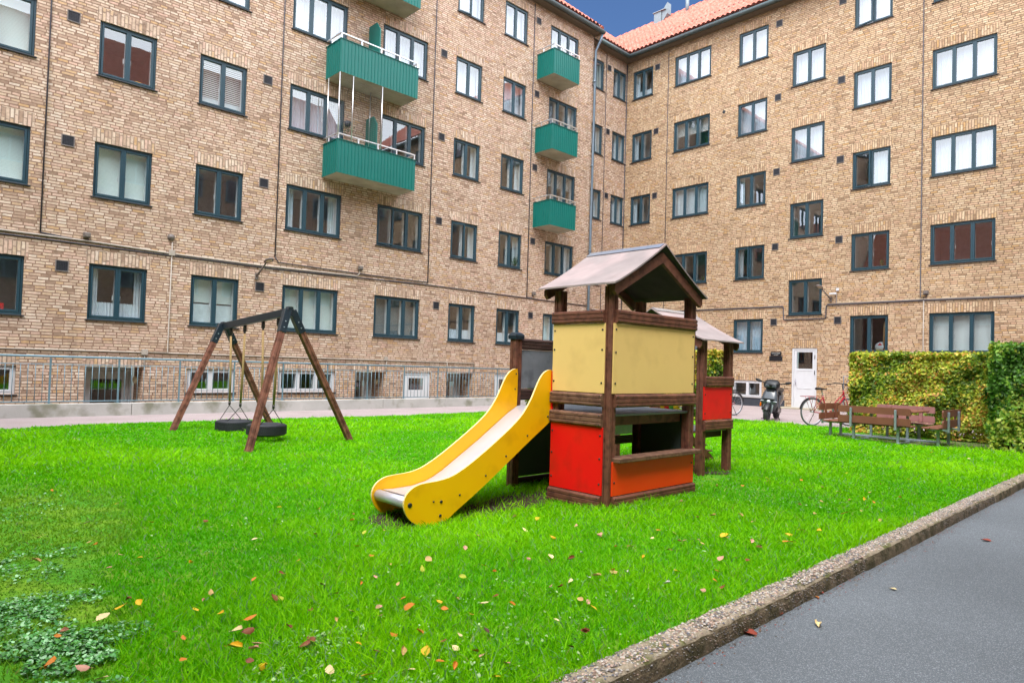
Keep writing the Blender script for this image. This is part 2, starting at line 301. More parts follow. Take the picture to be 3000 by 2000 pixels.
def obj(name, mb, mats, parent=None, world=False):
    me = bpy.data.meshes.new(name)
    v = mb.v
    off = WO.get(parent.name, Vector((0, 0, 0))) if (parent and world) else Vector((0, 0, 0))
    if off.length: v = [(p[0]-off.x, p[1]-off.y, p[2]-off.z) for p in v]
    me.from_pydata([tuple(p) for p in v], [], mb.f)
    for m in ([mats] if isinstance(mats, str) else mats): me.materials.append(MATS[m])
    me.polygons.foreach_set('material_index', mb.m)
    if mb.sm:
        sm = [i in mb.sm for i in range(len(mb.f))]; me.polygons.foreach_set('use_smooth', sm)
    if mb.uv:
        ul = me.uv_layers.new(name='UVMap'); 
        for pi, u in mb.uv.items():
            for k, li in enumerate(me.polygons[pi].loop_indices): ul.data[li].uv = u[k]
    me.update(); o = bpy.data.objects.new(name, me); COL.objects.link(o)
    if parent: o.parent = parent; WO[o.name] = WO.get(parent.name, Vector((0, 0, 0)))
    else: WO[o.name] = Vector((0, 0, 0))
    return o
def obj_np(name, V, F, mats, parent=None, cols=None, world=False, smooth=False):
    """V (n,3), F (m,3|4) arrays"""
    me = bpy.data.meshes.new(name); n = len(V); m, k = F.shape
    if parent and world: V = V-np.array(WO[parent.name])
    me.vertices.add(n); me.vertices.foreach_set('co', V.astype(np.float32).ravel())
    me.loops.add(m*k); me.loops.foreach_set('vertex_index', F.astype(np.int32).ravel())
    me.polygons.add(m); me.polygons.foreach_set('loop_start', (np.arange(m)*k).astype(np.int32)); 
    if cols is not None:
        a = me.color_attributes.new('Col', 'FLOAT_COLOR', 'POINT'); c4 = np.ones((n, 4), np.float32); c4[:, :3] = cols; a.data.foreach_set('color', c4.ravel())
    if smooth: me.polygons.foreach_set('use_smooth', np.ones(m, bool))
    me.update(calc_edges=True); me.validate()
    for q in ([mats] if isinstance(mats, str) else mats): me.materials.append(MATS[q])
    o = bpy.data.objects.new(name, me); COL.objects.link(o)
    if parent: o.parent = parent
    return o
def tag(o, label=None, cat=None, group=None, kind=None):
    if label: o['label'] = label
    if cat: o['category'] = cat
    if group: o['group'] = group
    if kind: o['kind'] = kind
    return o
def empty(name, loc, rz=0, label=None, cat=None, group=None):
    o = bpy.data.objects.new(name, None); COL.objects.link(o); o.location = loc; o.rotation_euler = (0, 0, rz); o.empty_display_size = .2
    WO[o.name] = Vector(loc); return tag(o, label, cat, group)
def copy_tree(o, parent=None):
    c = o.copy(); COL.objects.link(c)
    if parent: c.parent = parent
    WO[c.name] = WO.get(o.name, Vector((0, 0, 0)))
    for ch in list(o.children): copy_tree(ch, c)
    return c

# ------------------------------------------------------------ frames
Cx = Vector((3.9943, 29.6873, 0)); A1, A2 = R(44.5758), R(45.4242)
uL = Vector((-math.cos(A1), -math.sin(A1), 0)); nL = Vector((math.sin(A1), -math.cos(A1), 0))
uR = Vector((math.cos(A2), -math.sin(A2), 0)); nR = Vector((-math.sin(A2), -math.cos(A2), 0))
FR = {'L': (Cx+nL*.4987, uL, nL), 'S': (Cx, uL, nL), 'R': (Cx, uR, nR)}
def wp(w, t, z, off=0):
    "wall frame -> world; z is height above the ground"
    P, u, n = FR[w]; p = P+u*t+n*off; return (p.x, p.y, z)
def WM(w):
    P, u, n = FR[w]; return Matrix(((u.x, n.x, 0, P.x), (u.y, n.y, 0, P.y), (0, 0, 1, 0), (0, 0, 0, 1)))   # local (t, off, z)
TH = R(44.2); O = Vector((.695, 5.763, 0)); E1 = Vector((math.cos(TH), math.sin(TH), 0)); E2 = Vector((-math.sin(TH), math.cos(TH), 0))
def lw_(x, y, z=0):
    p = O+E1*x+E2*y; return (p.x, p.y, z)
def hgt(x, y):
    "ground relief of the lawn (world x, y)"
    g = lambda cx, cy, s, a: a*np.exp(-((x-cx)**2+(y-cy)**2)/(2*s*s))
    return g(-.75, 5.25, .55, -.085)+g(-5.2, 10.9, 1.3, .07)+g(.1, 6.2, .4, -.035)+.012*np.sin(x*1.3+.5)*np.sin(y*1.1)

# ------------------------------------------------------------ buildings
BL = empty('apartment_building', wp('L', 12, 0), 0, 'long tan brick apartment wing on the left with three storeys of large green balconies', 'building')
BR = empty('apartment_building', wp('R', 5, 0), 0, 'tan brick wing on the right under a red tiled roof, white door at its foot', 'building')
WZ0, WZ1, HF = 2.0, 3.27, 2.8
COLS = {'L': {'Z': (24.6, 26.1, 2), 'A': (21.45, 22.95, 2), 'B': (19.08, 20.27, 2), 'C': (16.92, 18.10, 2), 'D': (14.07, 15.75, 3), 'E': (11.19, 12.87, 3), 'F': (8.86, 10.03, 2), 'G': (6.73, 7.88, 2), 'H': (3.87, 5.50, 3)},
        'S': {'I': (1.62, 2.62, 2), 'J': (.05, .98, 2)},
        'R': {'K': (.33, 1.40, 2), 'L': (2.51, 4.23, 3), 'M': (5.45, 6.66, 2), 'N': (7.61, 8.82, 2), 'O': (9.78, 10.99, 2), 'P': (12.18, 13.91, 3), 'Q': (15.6, 17.3, 3), 'T': (18.6, 19.8, 2)}}
# contents by (column, row): hangings behind the glass; some white ones stand in for reflected sky
CONT = {'A0': 'none', 'A1': 'blind_pale', 'A2': 'blind_pale', 'A3': 'blind_striped', 'B0': 'cafe', 'B1': 'blind_pale', 'B2': 'none', 'C0': 'blindlow', 'C1': 'none', 'C2': 'blind_striped', 'C3': 'sheer_or_sky',
        'D0': 'blind_pale', 'D1': 'side', 'D2': 'sheer_or_sky', 'D3': 'sheer_or_sky', 'E0': 'blind_dark', 'E1': 'none', 'E2': 'none', 'E3': 'sheer_or_sky', 'F0': 'cafelow', 'F1': 'side', 'F2': 'side', 'F3': 'sheer_or_sky', 'F4': 'sheer_or_sky',
        'G0': 'cafelow', 'G1': 'side', 'G2': 'side', 'G3': 'sheer_or_sky', 'G4': 'sheer_or_sky', 'H0': 'blind_pale', 'H1': 'side', 'H2': 'topstripe', 'H3': 'side', 'H4': 'sheer_or_sky',
        'I2': 'side', 'I3': 'side', 'I4': 'blind_pale', 'J2': 'side', 'J3': 'side', 'J4': 'side', 'K2': 'side', 'K3': 'side', 'K4': 'sidecafe', 'L1': 'none', 'L2': 'curtains', 'L3': 'topstripe', 'L4': 'sheer_or_sky',
        'M0': 'curtblue', 'M1': 'side', 'M2': 'side', 'M3': 'sheer_or_sky', 'M4': 'sheer_or_sky', 'N0': 'none', 'N1': 'none', 'N2': 'sheer_or_sky', 'N3': 'sheer_or_sky', 'O0': 'none', 'O1': 'none', 'O2': 'right', 'O3': 'sheer_or_sky', 'O4': 'sheer_or_sky',
        'P0': 'blind_white', 'P1': 'none', 'P2': 'sheer_or_sky', 'P3': 'sheer_or_sky'}
AJAR = {'O4': 0, 'O2': 0, 'M1': 0, 'F1': 1, 'E1': 2, 'F4': 1}

def wall_cells(mb, w, t0, t1, z0, z1, holes, arches, rev=.14):
    """wall face with rectangular openings; arches = cells of upright bricks; reveals behind the openings"""
    ts = {t0, t1}; zs = {z0, z1}
    for a, b, c, d in holes+arches:
        ts |= {min(max(a, t0), t1), min(max(b, t0), t1)}; zs |= {min(max(c, z0), z1), min(max(d, z0), z1)}
    ts = sorted(ts); zs = sorted(zs)
    for a, b in zip(ts, ts[1:]):
        if b-a < 1e-5: continue
        for c, d in zip(zs, zs[1:]):
            if d-c < 1e-5: continue
            x, y = (a+b)/2, (c+d)/2
            if any(h[0] < x < h[1] and h[2] < y < h[3] for h in holes): continue
            up = any(h[0] < x < h[1] and h[2] < y < h[3] for h in arches)
            q = ((a, c), (b, c), (b, d), (a, d))
            uv = [(p[1]*.97+p[0]*.13, p[0]) for p in q] if up else [(p[0], p[1]) for p in q]
            if up: uv = [(p[1]-zs[0]+.0, p[0]) for p in q]
            mb.face([wp(w, p[0], p[1]) for p in q], 1 if up else 0, uv)
    for a, b, c, d in holes:
        for (p, q) in (((a, c), (a, d)), ((b, c), (b, d)), ((a, c), (b, c)), ((a, d), (b, d))):
            vs = [wp(w, p[0], p[1]), wp(w, q[0], q[1]), wp(w, q[0], q[1], -rev), wp(w, p[0], p[1], -rev)]
            if p[0] == q[0]: uv = [(p[0], p[1]), (q[0], q[1]), (q[0]+rev, q[1]), (p[0]+rev, p[1])]
            else: uv = [(p[0], p[1]), (q[0], q[1]), (q[0], q[1]+rev), (p[0], p[1]+rev)]
            mb.face(vs, 0, uv)

def curtain(mb, w, t0, t1, z0, z1, off, amp=.025, wave=.09, mi=0, taper=0):  # wavy sheet: cloth, at some windows a painted sky reflection
    n = max(6, int((t1-t0)/.012)); vs = []
    for i in range(n+1):
        t = t0+(t1-t0)*i/n; o = off+amp*math.sin(t*2*math.pi/wave+1.7*math.sin(t*5))
        tb = t0+(t1-t0)*(1-taper)*i/n if taper >= 0 else t1-(t1-t0)*(1+taper)*(1-i/n)
        vs += [wp(w, tb, z0, o), wp(w, t, z1, o)]
    mb.add(vs, [(2*i, 2*i+2, 2*i+3, 2*i+1) for i in range(n)], mi, True)

def window(par, w, t0, t1, z0, z1, n, cont='none', ajar=None, fm='frame_paint', glass='window_glass', fo=.05):
    M = WM(w); e = .045; s = .048; f0, f1 = -fo-.07, -fo
    mb = MB()
    mb.box((t0, f0, z0), (t0+e, f1, z1), 0, M, .004); mb.box((t1-e, f0, z0), (t1, f1, z1), 0, M, .004)
    mb.box((t0+e, f0, z1-e), (t1-e, f1, z1), 0, M, .004); mb.box((t0+e, f0, z0), (t1-e, f1, z0+e), 0, M, .004)
    g = MB(); inner = MB(); hd = MB(); W_ = (t1-t0-2*e)/n
    sash = None
    for i in range(n):
        a = t0+e+W_*i; b = a+W_
        if i: mb.box((a-.014, f0, z0+e), (a+.014, f1+.002, z1-e), 0, M, .003)
        a += .006; b -= .006; zz0, zz1 = z0+e+.005, z1-e-.005
        tgt = mb; MM = M
        if ajar == i:
            sash = MB(); tgt = sash; hinge = a if w != 'L' else b
            MM = M @ Matrix.Translation((hinge, f1, 0)) @ Matrix.Rotation(R(10 if w != 'L' else -10), 4, 'Z') @ Matrix.Translation((-hinge, -f1, 0))
        for q in (((a, f0+.01, zz0), (a+s, f1+.006, zz1)), ((b-s, f0+.01, zz0), (b, f1+.006, zz1)), ((a+s, f0+.01, zz1-s), (b-s, f1+.006, zz1)), ((a+s, f0+.01, zz0), (b-s, f1+.006, zz0+s))):
            tgt.box(q[0], q[1], 0, MM, .004)
        G = tgt if ajar == i else g
        vs = [MM @ Vector(p) for p in ((a+s, f0+.03, zz0+s), (b-s, f0+.03, zz0+s), (b-s, f0+.03, zz1-s), (a+s, f0+.03, zz1-s))]
        G.face(vs, 1 if ajar == i else 0)
        for q in (((a, f0-.12, zz0), (a+s*.8, f0+.009, zz1)), ((b-s*.8, f0-.12, zz0), (b, f0+.009, zz1)), ((a+s, f0-.12, zz0), (b-s, f0+.009, zz0+s*.8)), ((a+s, f0-.12, zz1-s*.8), (b-s, f0+.009, zz1))):
            inner.box(q[0], q[1], 0, M)
        ht = a+.02 if i % 2 else b-.02
        hz = z0+(z1-z0)*.36
        hd.tube([M @ Vector((ht+(.03 if i % 2 else -.03), f0-.02, hz)), M @ Vector((ht+(.05 if i % 2 else -.05), f0-.03, hz+.02)), M @ Vector((ht+(.05 if i % 2 else -.05), f0-.03, hz+.13))], .010, 5)
    F = obj('window', mb, fm, par, True)
    if cont == 'sheer_or_sky' and glass == 'window_glass': glass = 'coated_glass'
    obj('pane', g, glass, F, True)
    if sash: obj('open_sash', sash, [fm, glass], F, True)
    obj('inner_frame', inner, 'white_paint', F, True)
    obj('handle', hd, 'white_paint', F, True)
    sl = MB().box((t0-.04, -.15, z0-.03), (t1+.04, .045, z0-.001), 0, M, .006); obj('sill', sl, 'sill_dark', F, True)
    # what hangs inside; some white sheets stand in for reflected sky
    o = -fo-.26; a, b = t0+.01, t1-.01; c = MB(); H = z1-z0
    def sheet(x0, x1, y0, y1, nm, m):
        q = MB(); q.face([wp(w, x0, y0, o), wp(w, x1, y0, o), wp(w, x1, y1, o), wp(w, x0, y1, o)], 0, [(x0, y0), (x1, y0), (x1, y1), (x0, y1)]); obj(nm, q, m, F, True)
    if cont.startswith('blind') and cont != 'blindlow': sheet(a, b, z0+(.25*H if cont == 'blind_striped' else .0), z1, 'blind', cont)
    if cont == 'blind_striped' : sheet(a, b, z0, z0+.24*H, 'frosted_film', 'white_frost')
    if cont == 'blindlow': sheet(a, b, z0+.48*H, z1, 'blind', 'blind_pale'); sheet(a, b, z0, z0+.45*H, 'frosted_film', 'white_frost')
    if cont == 'topstripe': sheet(a, b, z0+.55*H, z1, 'blind', 'blind_striped')
    if cont in ('cafe', 'cafelow', 'sidecafe'): curtain(c, w, a, b, z0-.05, z0+.33*H, o+.03, .02, .07)
    if cont in ('cafe', 'side', 'sidecafe'):
        curtain(c, w, a, a+.16*(b-a), z0-.05, z1, o, .02, .07); curtain(c, w, b-.2*(b-a), b, z0-.05, z1, o, .02, .07)
    if cont == 'sheer_or_sky': curtain(c, w, a, b, z0-.05, z1, o-.05, .025, .11)  # full white sheet; at several windows it paints the reflected sky
    if cont == 'curtains': curtain(c, w, a, b, z0-.05, z1, o, .012, .2)
    if cont == 'right': curtain(c, w, (a+b)/2, b, z0-.05, z1, o, .02, .1)  # white half sheet paints the sky reflected in one sash
    if cont == 'curtblue': curtain(c, w, a, (a+b)/2-.02, z0-.05, z1, o, .03, .11, 0, .22); curtain(c, w, (a+b)/2+.02, b, z0-.05, z1, o, .03, .11)
    if c.v: obj('curtain', c, 'curtain_blue' if cont == 'curtblue' else 'curtain_or_sky_white', F, True)
    return F

holes = {'L': [], 'S': [], 'R': []}; arch = {'L': [], 'S': [], 'R': []}; WIN = []
for w, cols in COLS.items():
    for k, (t0, t1, n) in cols.items():
        rows = range(5)
        for r in rows:
            z0, z1 = WZ0+HF*r, WZ1+HF*r
            if k == 'N':
                if r == 4: continue
                z0, z1 = WZ0-.04+HF*(r+.5), WZ1-.03+HF*(r+.5)
            holes[w].append((t0, t1, z0, z1)); arch[w].append((t0-.06, t1+.06, z1, z1+.30)); WIN.append((k+str(r), w, t0, t1, z0, z1, n))
# basement openings of the left wing (white windows, doors in deep reveals)
BAS = [('w', 21.5, 23.2, .3, .92, 2), ('d', 19.08, 20.26, -1.25, .93, 0), ('w', 16.94, 18.1, .31, .92, 2), ('w', 14.07, 15.76, .31, .92, 3), ('d', 12.40, 13.43, -1.25, .92, 0), ('f', 10.67, 11.73, -1.25, .92, 0), ('d', 8.87, 10.02, -1.25, .93, 0), ('f', 6.8, 7.87, -1.25, .92, 0)]
for k, a, b, c, d, n in BAS: holes['L'].append((a, b, c, d)); arch['L'].append((a-.05, b+.05, d, d+.24))
holes['R'].append((5.48, 6.66, .3, .94)); arch['R'].append((5.43, 6.71, .94, 1.2))
holes['R'].append((7.79, 8.69, .03, 2.167)); arch['R'].append((7.74, 8.74, 2.167, 2.45))
TOPZ = 15.02
for w, a, b, zb, par in (('L', 2.95, 30, -1.3, BL), ('S', 0, 2.95, -.02, BR), ('R', 0, 24, -.02, BR)):
    mb = MB(); wall_cells(mb, w, a, b, zb, TOPZ, holes[w], arch[w])
    if w == 'L':    # the end of the wing that stands proud of the next stretch
        q = [(2.95, -.02, 0), (2.95, TOPZ, 0), (2.95, TOPZ, -.5), (2.95, -.02, -.5)]
        mb.face([wp('L', t, z, o) for t, z, o in q], 0, [(o, z) for t, z, o in q])
    obj('wall', mb, ['ochre_brick', 'ochre_brick_upright'] if w == 'R' else ['tan_brick', 'tan_brick_upright'], par, True)
for key, w, t0, t1, z0, z1, n in WIN:
    window(BL if w == 'L' else BR, w, t0, t1, z0, z1, n, CONT.get(key, 'sheer_or_sky'), AJAR.get(key))
# rooms behind the windows
for w, par in (('L', BL), ('S', BR), ('R', BR)):
    mb = MB(); M = WM(w)
    for a, b, c, d in holes[w]:
        if c < -1 or (w == 'R' and c < .1): continue
        x0, x1 = a-.3, b+.3
        if w in 'SR' and x0 < .1: x0 = .05; 
        dep = 1.0 if w == 'S' else 2.4
        if w == 'R' and a < 2: dep = 1.2
        z0, z1 = max(c-.7, .1 if c < 1 else c-.7), d+.22
        P = [(x0, -.15), (x0, -dep), (x1, -dep), (x1, -.15)]
        for i in range(3):
            p, q = P[i], P[i+1]; mb.face([M @ Vector((p[0], p[1], z0)), M @ Vector((q[0], q[1], z0)), M @ Vector((q[0], q[1], z1)), M @ Vector((p[0], p[1], z1))])
        for z in (z0, z1): mb.face([M @ Vector((p[0], p[1], z)) for p in P])
    obj('room_interior', mb, 'room_wall', par, True)
# basement windows / doors
for k, a, b, c, d, n in BAS:
    if k == 'w': window(BL, 'L', a, b, c, d, n, 'none', None, 'white_paint', fo=.06)
M = WM('L')
def plain_door(par, w, a, b, c, d, off, m, gl, glz, name='door'):
    M = WM(w); mb = MB(); e = .07
    mb.box((a, off-.06, c), (a+e, off, d), 0, M, .004); mb.box((b-e, off-.06, c), (b, off, d), 0, M, .004); mb.box((a+e, off-.06, d-e), (b-e, off, d), 0, M, .004)
    a2, b2, d2 = a+e+.006, b-e-.006, d-e-.006; x0, x1 = a2+gl, b2-gl; z0, z1 = glz
    mb.box((a2, off-.05, c), (x0, off-.012, d2), 0, M, .004); mb.box((x1, off-.05, c), (b2, off-.012, d2), 0, M, .004)
    mb.box((x0, off-.05, z1), (x1, off-.012, d2), 0, M, .004); mb.box((x0, off-.05, c), (x1, off-.012, z0), 0, M, .004)
    D = obj(name, mb, m, par, True); g = MB(); g.face([M @ Vector(p) for p in ((x0, off-.03, z0), (x1, off-.03, z0), (x1, off-.03, z1), (x0, off-.03, z1))]); obj('pane', g, 'window_glass', D, True)
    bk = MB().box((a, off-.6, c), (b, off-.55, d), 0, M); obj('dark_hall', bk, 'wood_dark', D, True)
    return D
for k, a, b, c, d, n in BAS:
    if k == 'f': plain_door(BL, 'L', a+.01, b-.01, c, d-.01, -.03, 'white_paint', .16, (.36, .74))
    if k == 'd':
        # reveal of a recessed doorway
        mb = MB(); P = [(a, -.14), (a, -.75), (b, -.75), (b, -.14)]
        for p, q in ((P[0], P[1]), (P[2], P[3])):
            mb.face([M @ Vector((p[0], p[1], c)), M @ Vector((q[0], q[1], c)), M @ Vector((q[0], q[1], d)), M @ Vector((p[0], p[1], d))], 0, [(p[1], c), (q[1], c), (q[1], d), (p[1], d)])
        mb.face([M @ Vector((p[0], p[1], d)) for p in P], 0, [p for p in P])
        obj('recess', mb, 'tan_brick', BL, True)
        plain_door(BL, 'L', a+.05, b-.05, c, d-.04, -.70, 'blue_grey_door', .14, (-.1, .62))
for a, z in ((19.12, .62), (12.44, .62), (8.91, .62)):
    l = MB().lathe([(0, .07), (.05, .068), (.085, .05), (.1, .02), (.1, 0)], n=18, M=WM('L') @ Matrix.Translation((a-.02, -.42, z)) @ Matrix.Rotation(R(90), 4, 'Y') @ Matrix.Translation((0, 0, .01)))
    e = obj('recess_lamp', l, 'cream_plastic', BL, True)
# white door + basement window of the right wing
window(BR, 'R', 5.48, 6.66, .3, .94, 2, 'none', None, 'white_paint', fo=.03)
D = plain_door(BR, 'R', 7.79, 8.69, .03, 2.16, -.02, 'white_paint', .09, (1.43, 2.02)); M = WM('R')
mb = MB()
for z in (.72, 1.36): mb.box((7.97, -.031, z), (8.51, -.022, z+.02), 0, M, .003)
obj('panel_moulding', mb, 'white_paint', D, True)
obj('handle', MB().tube([M @ Vector(p) for p in ((7.93, -.01, .92), (7.93, .03, .95), (8.02, .04, .95))], .011, 6).box((7.915, -.03, .84), (7.945, -.015, 1.06), 0, M), 'steel', D, True)
mb = MB()
for z in (1.85, 1.3): mb.box((8.60, -.02, z-.07), (8.625, -.005, z+.07), 0, M, .004)
obj('hinge', mb, 'bolt', D, True)
obj('door_step', MB().box((7.55, -.02, -.02), (8.95, .5, .045), 0, M, .01), 'slab_concrete', BR, True)
mb = MB().box((0.02, .002, -.02), (7.55, .03, .27), 0, M, .004); mat('plinth_black', s2l((58, 62, 70)), .7, var=.15); obj('plinth', mb, 'plinth_black', BR, True)
# vents
def vent(par, w, t, z, kind=0):
    M = WM(w); s = .125; mb = MB()
    for q in (((t-s, 0, z-s), (t-s+.018, .02, z+s)), ((t+s-.018, 0, z-s), (t+s, .02, z+s)), ((t-s+.018, 0, z+s-.018), (t+s-.018, .02, z+s)), ((t-s+.018, 0, z-s), (t+s-.018, .02, z-s+.018))): mb.box(q[0], q[1], 0, M)
    mb.box((t-s+.018, .0015, z-s+.018), (t+s-.018, .005, z+s-.018), 1, M)
    for i in range(1, 8):
        x = t-s+i*2*s/8; mb.box((x-.003, .006, z-s+.018), (x+.003, .012, z+s-.018), 2, M); zz = z-s+i*2*s/8; mb.box((t-s+.018, .013, zz-.003), (t+s-.018, .017, zz+.003), 2, M)
    obj('vent_grille', mb, ['vent_rim', 'sill_dark', 'vent_dark'], par, True)
for r in range(5):
    for t in (20.78, 16.38, 10.55, 6.18): vent(BL, 'L', t, 3.14+HF*r)
    vent(BR, 'S', 1.30, 3.14+HF*r)
    for t in (1.63, 7.08, 9.38): vent(BR, 'R', t, 3.13+HF*r)
# cables and pipes
def run(par, w, pts, r, m, name='cable', off=.02, n=6):
    obj(name, MB().tube([wp(w, t, z, off) for t, z in pts], r, n, smooth=True), m, par, True)
for t, z0 in ((21.2, 3.82), (16.0, 4.0), (10.92, 3.84), (6.41, 3.8)): run(BL, 'L', [(t, 14.9), (t, z0)], .016, 'cable_dark')
run(BL, 'L', [(21.2, 3.82), (20.5, 3.76), (20.3, 3.8)], .016, 'cable_dark'); run(BL, 'L', [(16, 4), (15.9, 3.86), (13.5, 3.84), (10.92, 3.86)], .014, 'cable_dark'); run(BL, 'L', [(6.41, 3.8), (6.15, 3.8), (6.1, 3.92)], .012, 'cable_dark')
run(BL, 'L', [(28, 3.77), (20.3, 3.76), (18.59, 3.72), (16.4, 3.71), (13.5, 3.76), (13.42, 3.84), (13.4, 3.95)], .022, 'cable_light', off=.024)
run(BL, 'L', [(28, 3.71), (18.59, 3.67), (16, 3.66), (10.9, 3.78), (6.4, 3.77), (3.0, 3.77)], .016, 'cable_dark', off=.018)
run(BL, 'L', [(28, 1.26), (19.1, 1.28), (10.03, 1.28), (8.87, 1.27), (8.87, .95)], .016, 'cable_light', 'conduit'); run(BL, 'L', [(18.57, 4.0), (18.57, 1.3), (19.05, 1.29)], .016, 'cable_light', 'conduit', .03)
for t in (19.07, 12.38, 10.03): run(BL, 'L', [(t, 1.27), (t, .85)], .016, 'cable_light', 'conduit', .028)
M = WM('L'); mb = MB()
for t, z, s in ((18.57, 3.74, .07), (19.07, 1.29, .07), (12.4, 1.33, .06)): mb = MB().box((t-s, .005, z-s), (t+s, .06, z+s), 0, M, .008); obj('junction_box', mb, 'cable_light', BL, True)
for t, z in ((20.35, 3.88), (13.4, 4.0), (6.08, 3.96)): obj('twilight_sensor', MB().box((t-.07, .0, z-.05), (t+.07, .10, z+.07), 0, M, .012).box((t-.055, .102, z-.03), (t+.055, .12, z+.05), 0, M, .01), 'lamp_grey', BL, True)
obj('bell', MB().lathe([(0, .09), (.05, .08), (.08, .04), (.085, 0)], n=14, M=M @ Matrix.Translation((18.6, .01, 4.12)) @ Matrix.Rotation(R(-90), 4, 'X')), 'lamp_grey', BL, True)
run(BR, 'R', [(0, 3.7), (7.43, 3.69), (7.44, 3.66), (7.46, 3.22), (7.5, 3.2), (8.94, 3.2), (8.98, 3.24), (8.99, 3.64), (9.03, 3.67), (11.93, 3.68), (24, 3.6)], .02, 'cable_dark'); run(BR, 'R', [(9.03, 3.71), (11.93, 3.72), (24, 3.64)], .013, 'cable_light', off=.024)
run(BR, 'R', [(11.92, 14.9), (11.93, 3.78), (12.1, 3.78), (12.1, 3.88)], .016, 'cable_dark'); run(BR, 'R', [(12.03, 3.67), (12.03, 0)], .018, 'cable_light', 'conduit'); run(BR, 'R', [(2.2, 14.9), (2.24, 3.7)], .013, 'cable_dark')
run(BR, 'S', [(1.5, 14.9), (1.5, 3.7)], .013, 'cable_dark'); run(BR, 'S', [(2.9, 3.72), (0.02, 3.7)], .014, 'cable_dark')
run(BR, 'S', [(.06, 14.9), (.06, 0)], .02, 'cable_dark', 'conduit', .03)
M = WM('R')
obj('twilight_sensor', MB().box((12.03, 0, 3.86), (12.17, .1, 3.98), 0, M, .012).box((12.05, .102, 3.88), (12.15, .12, 3.96), 0, M, .01), 'lamp_grey', BR, True)
obj('vent_hole', MB().lathe([(0, .01), (.055, .012), (.07, 0)], n=14, M=M @ Matrix.Translation((4.85, .0, 11.55)) @ Matrix.Rotation(R(-90), 4, 'X')), 'sill_dark', BR, True)
# eaves, gutters, downpipe
for w, a, b, par in (('L', 2.9, 30, BL), ('S', .0, 2.95, BR), ('R', .0, 24, BR)):
    M = WM(w); st = .36 if w != 'L' else 0
    if w == 'S': b = 2.6+.35
    obj('eave', MB().box((a+(.36 if w == 'R' else 0), -.02, TOPZ-.06), (b, .34, TOPZ+.03), 0, M), 'eave_wood', par, True)
    obj('gutter', MB().tube([M @ Vector((a+(.42 if w != 'L' else -.1), .42, TOPZ+.01)), M @ Vector((b, .42, TOPZ+.01))], .085, 10), 'gutter_zinc', par, True)
P = [wp('L', 2.86, TOPZ-.05, .38), wp('L', 2.90, TOPZ-.35, .30), wp('L', 2.92, TOPZ-.7, .09), wp('L', 2.96, 5, .09), wp('L', 2.98, .0, .09)]
dp = obj('downpipe', MB().tube(P, .055, 10), 'pipe_zinc', BL, True)
for z in (2.5, 6, 9.5, 13): obj('pipe_bracket', MB().tube([wp('L', 2.965, z, .09), wp('L', 2.965, z+.06, .09)], .068, 10), 'pipe_zinc', dp, True)

def roof_plane(par, w, t0, t1, D1, z0, slope, valley=False, name='roof', m='roof_tile', p=.215, back=True):
    """pantiles: rolls along t, stepped courses up the slope"""
    n = int((t1-t0)/(p/6)); ts = t0+np.arange(n+1)*(t1-t0)/n; rows = []; crs = .34; k = int((D1+.42)/(crs*math.cos(math.atan(slope)))); dd = (D1+.42)/k
    P, u, nn = FR[w]; P = np.array(P); u = np.array(u); nn = np.array(nn); ang = math.atan(slope)
    roll = .075*np.abs(np.sin(np.pi*(ts-t0)/p))**.7
    V = []; 
    for i in range(k):
        for j, lift in ((0, .10), (1, .0)):
            D = -.42+dd*(i+j); tt = np.maximum(ts, -D-.02) if valley else ts
            h = z0+slope*(D+.42)+(roll+lift)/math.cos(ang)*.9
            pts = P[None]+u[None]*tt[:, None]-nn[None]*D; pts[:, 2] = h; V.append(pts)
    V = np.concatenate(V); F = []; m_ = n+1
    for r in range(2*k-1):
        a = r*m_+np.arange(n); F.append(np.stack([a, a+1, a+1+m_, a+m_], 1))
    F = np.concatenate(F)
    ro = obj_np(name, V, F, m, par, world=True)
    WO[ro.name] = WO[par.name]
    # rear slope and ridge tiles
    q = MB(); zr = z0+slope*(D1+.42); tv = -D1 if valley else t0
    q.face([wp(w, tv, zr, -D1), wp(w, t1, zr, -D1), wp(w, t1, z0, -2*D1-.4), wp(w, (-2*D1-.4 if valley else t0), z0, -2*D1-.4)])
    obj('rear_slope', q, m, ro, True)
    rd = MB()
    nr = int((t1-tv)/.4)
    for i in range(nr):
        a = tv+i*(t1-tv)/nr; b = tv+(i+1)*(t1-tv)/nr+.03; rd.tube([wp(w, a, zr+.02, -D1), wp(w, b, zr+.05, -D1)], [.11, .13], 8)
    obj('ridge_tiles', rd, m, ro, True)
    return ro
SL = .85; ZE = TOPZ+.05
roof_plane(BL, 'L', 2.92, 30, 4, ZE, SL)
rr = roof_plane(BR, 'R', -4.2, 24, 4, ZE, SL, True)
roof_plane(BR, 'S', -4.2, 2.95, 4, ZE, SL, True)
# verge of the left wing
mb = MB()
V = [wp('L', 2.93, ZE-.4, .3), wp('L', 2.93, ZE+.1, .40), wp('L', 2.93, ZE+SL*4.4, -4), wp('L', 2.93, ZE+SL*4.4-.9, -4)]
mb.face(V, 0, [(0, 0), (0, .5), (4.3, 4.2), (4.3, 3.3)]); obj('gable_verge', mb, 'tan_brick', BL, True)
mb = MB()
for i in range(16):
    D = -.42+i*.28; z = ZE+SL*(D+.42); mb.tube([wp('L', 2.95, z+.07, -D), wp('L', 2.95, z+SL*.30+.04, -D-.3)], [.10, .08], 8)
obj('verge_tiles', mb, 'verge_tile', BL, True)
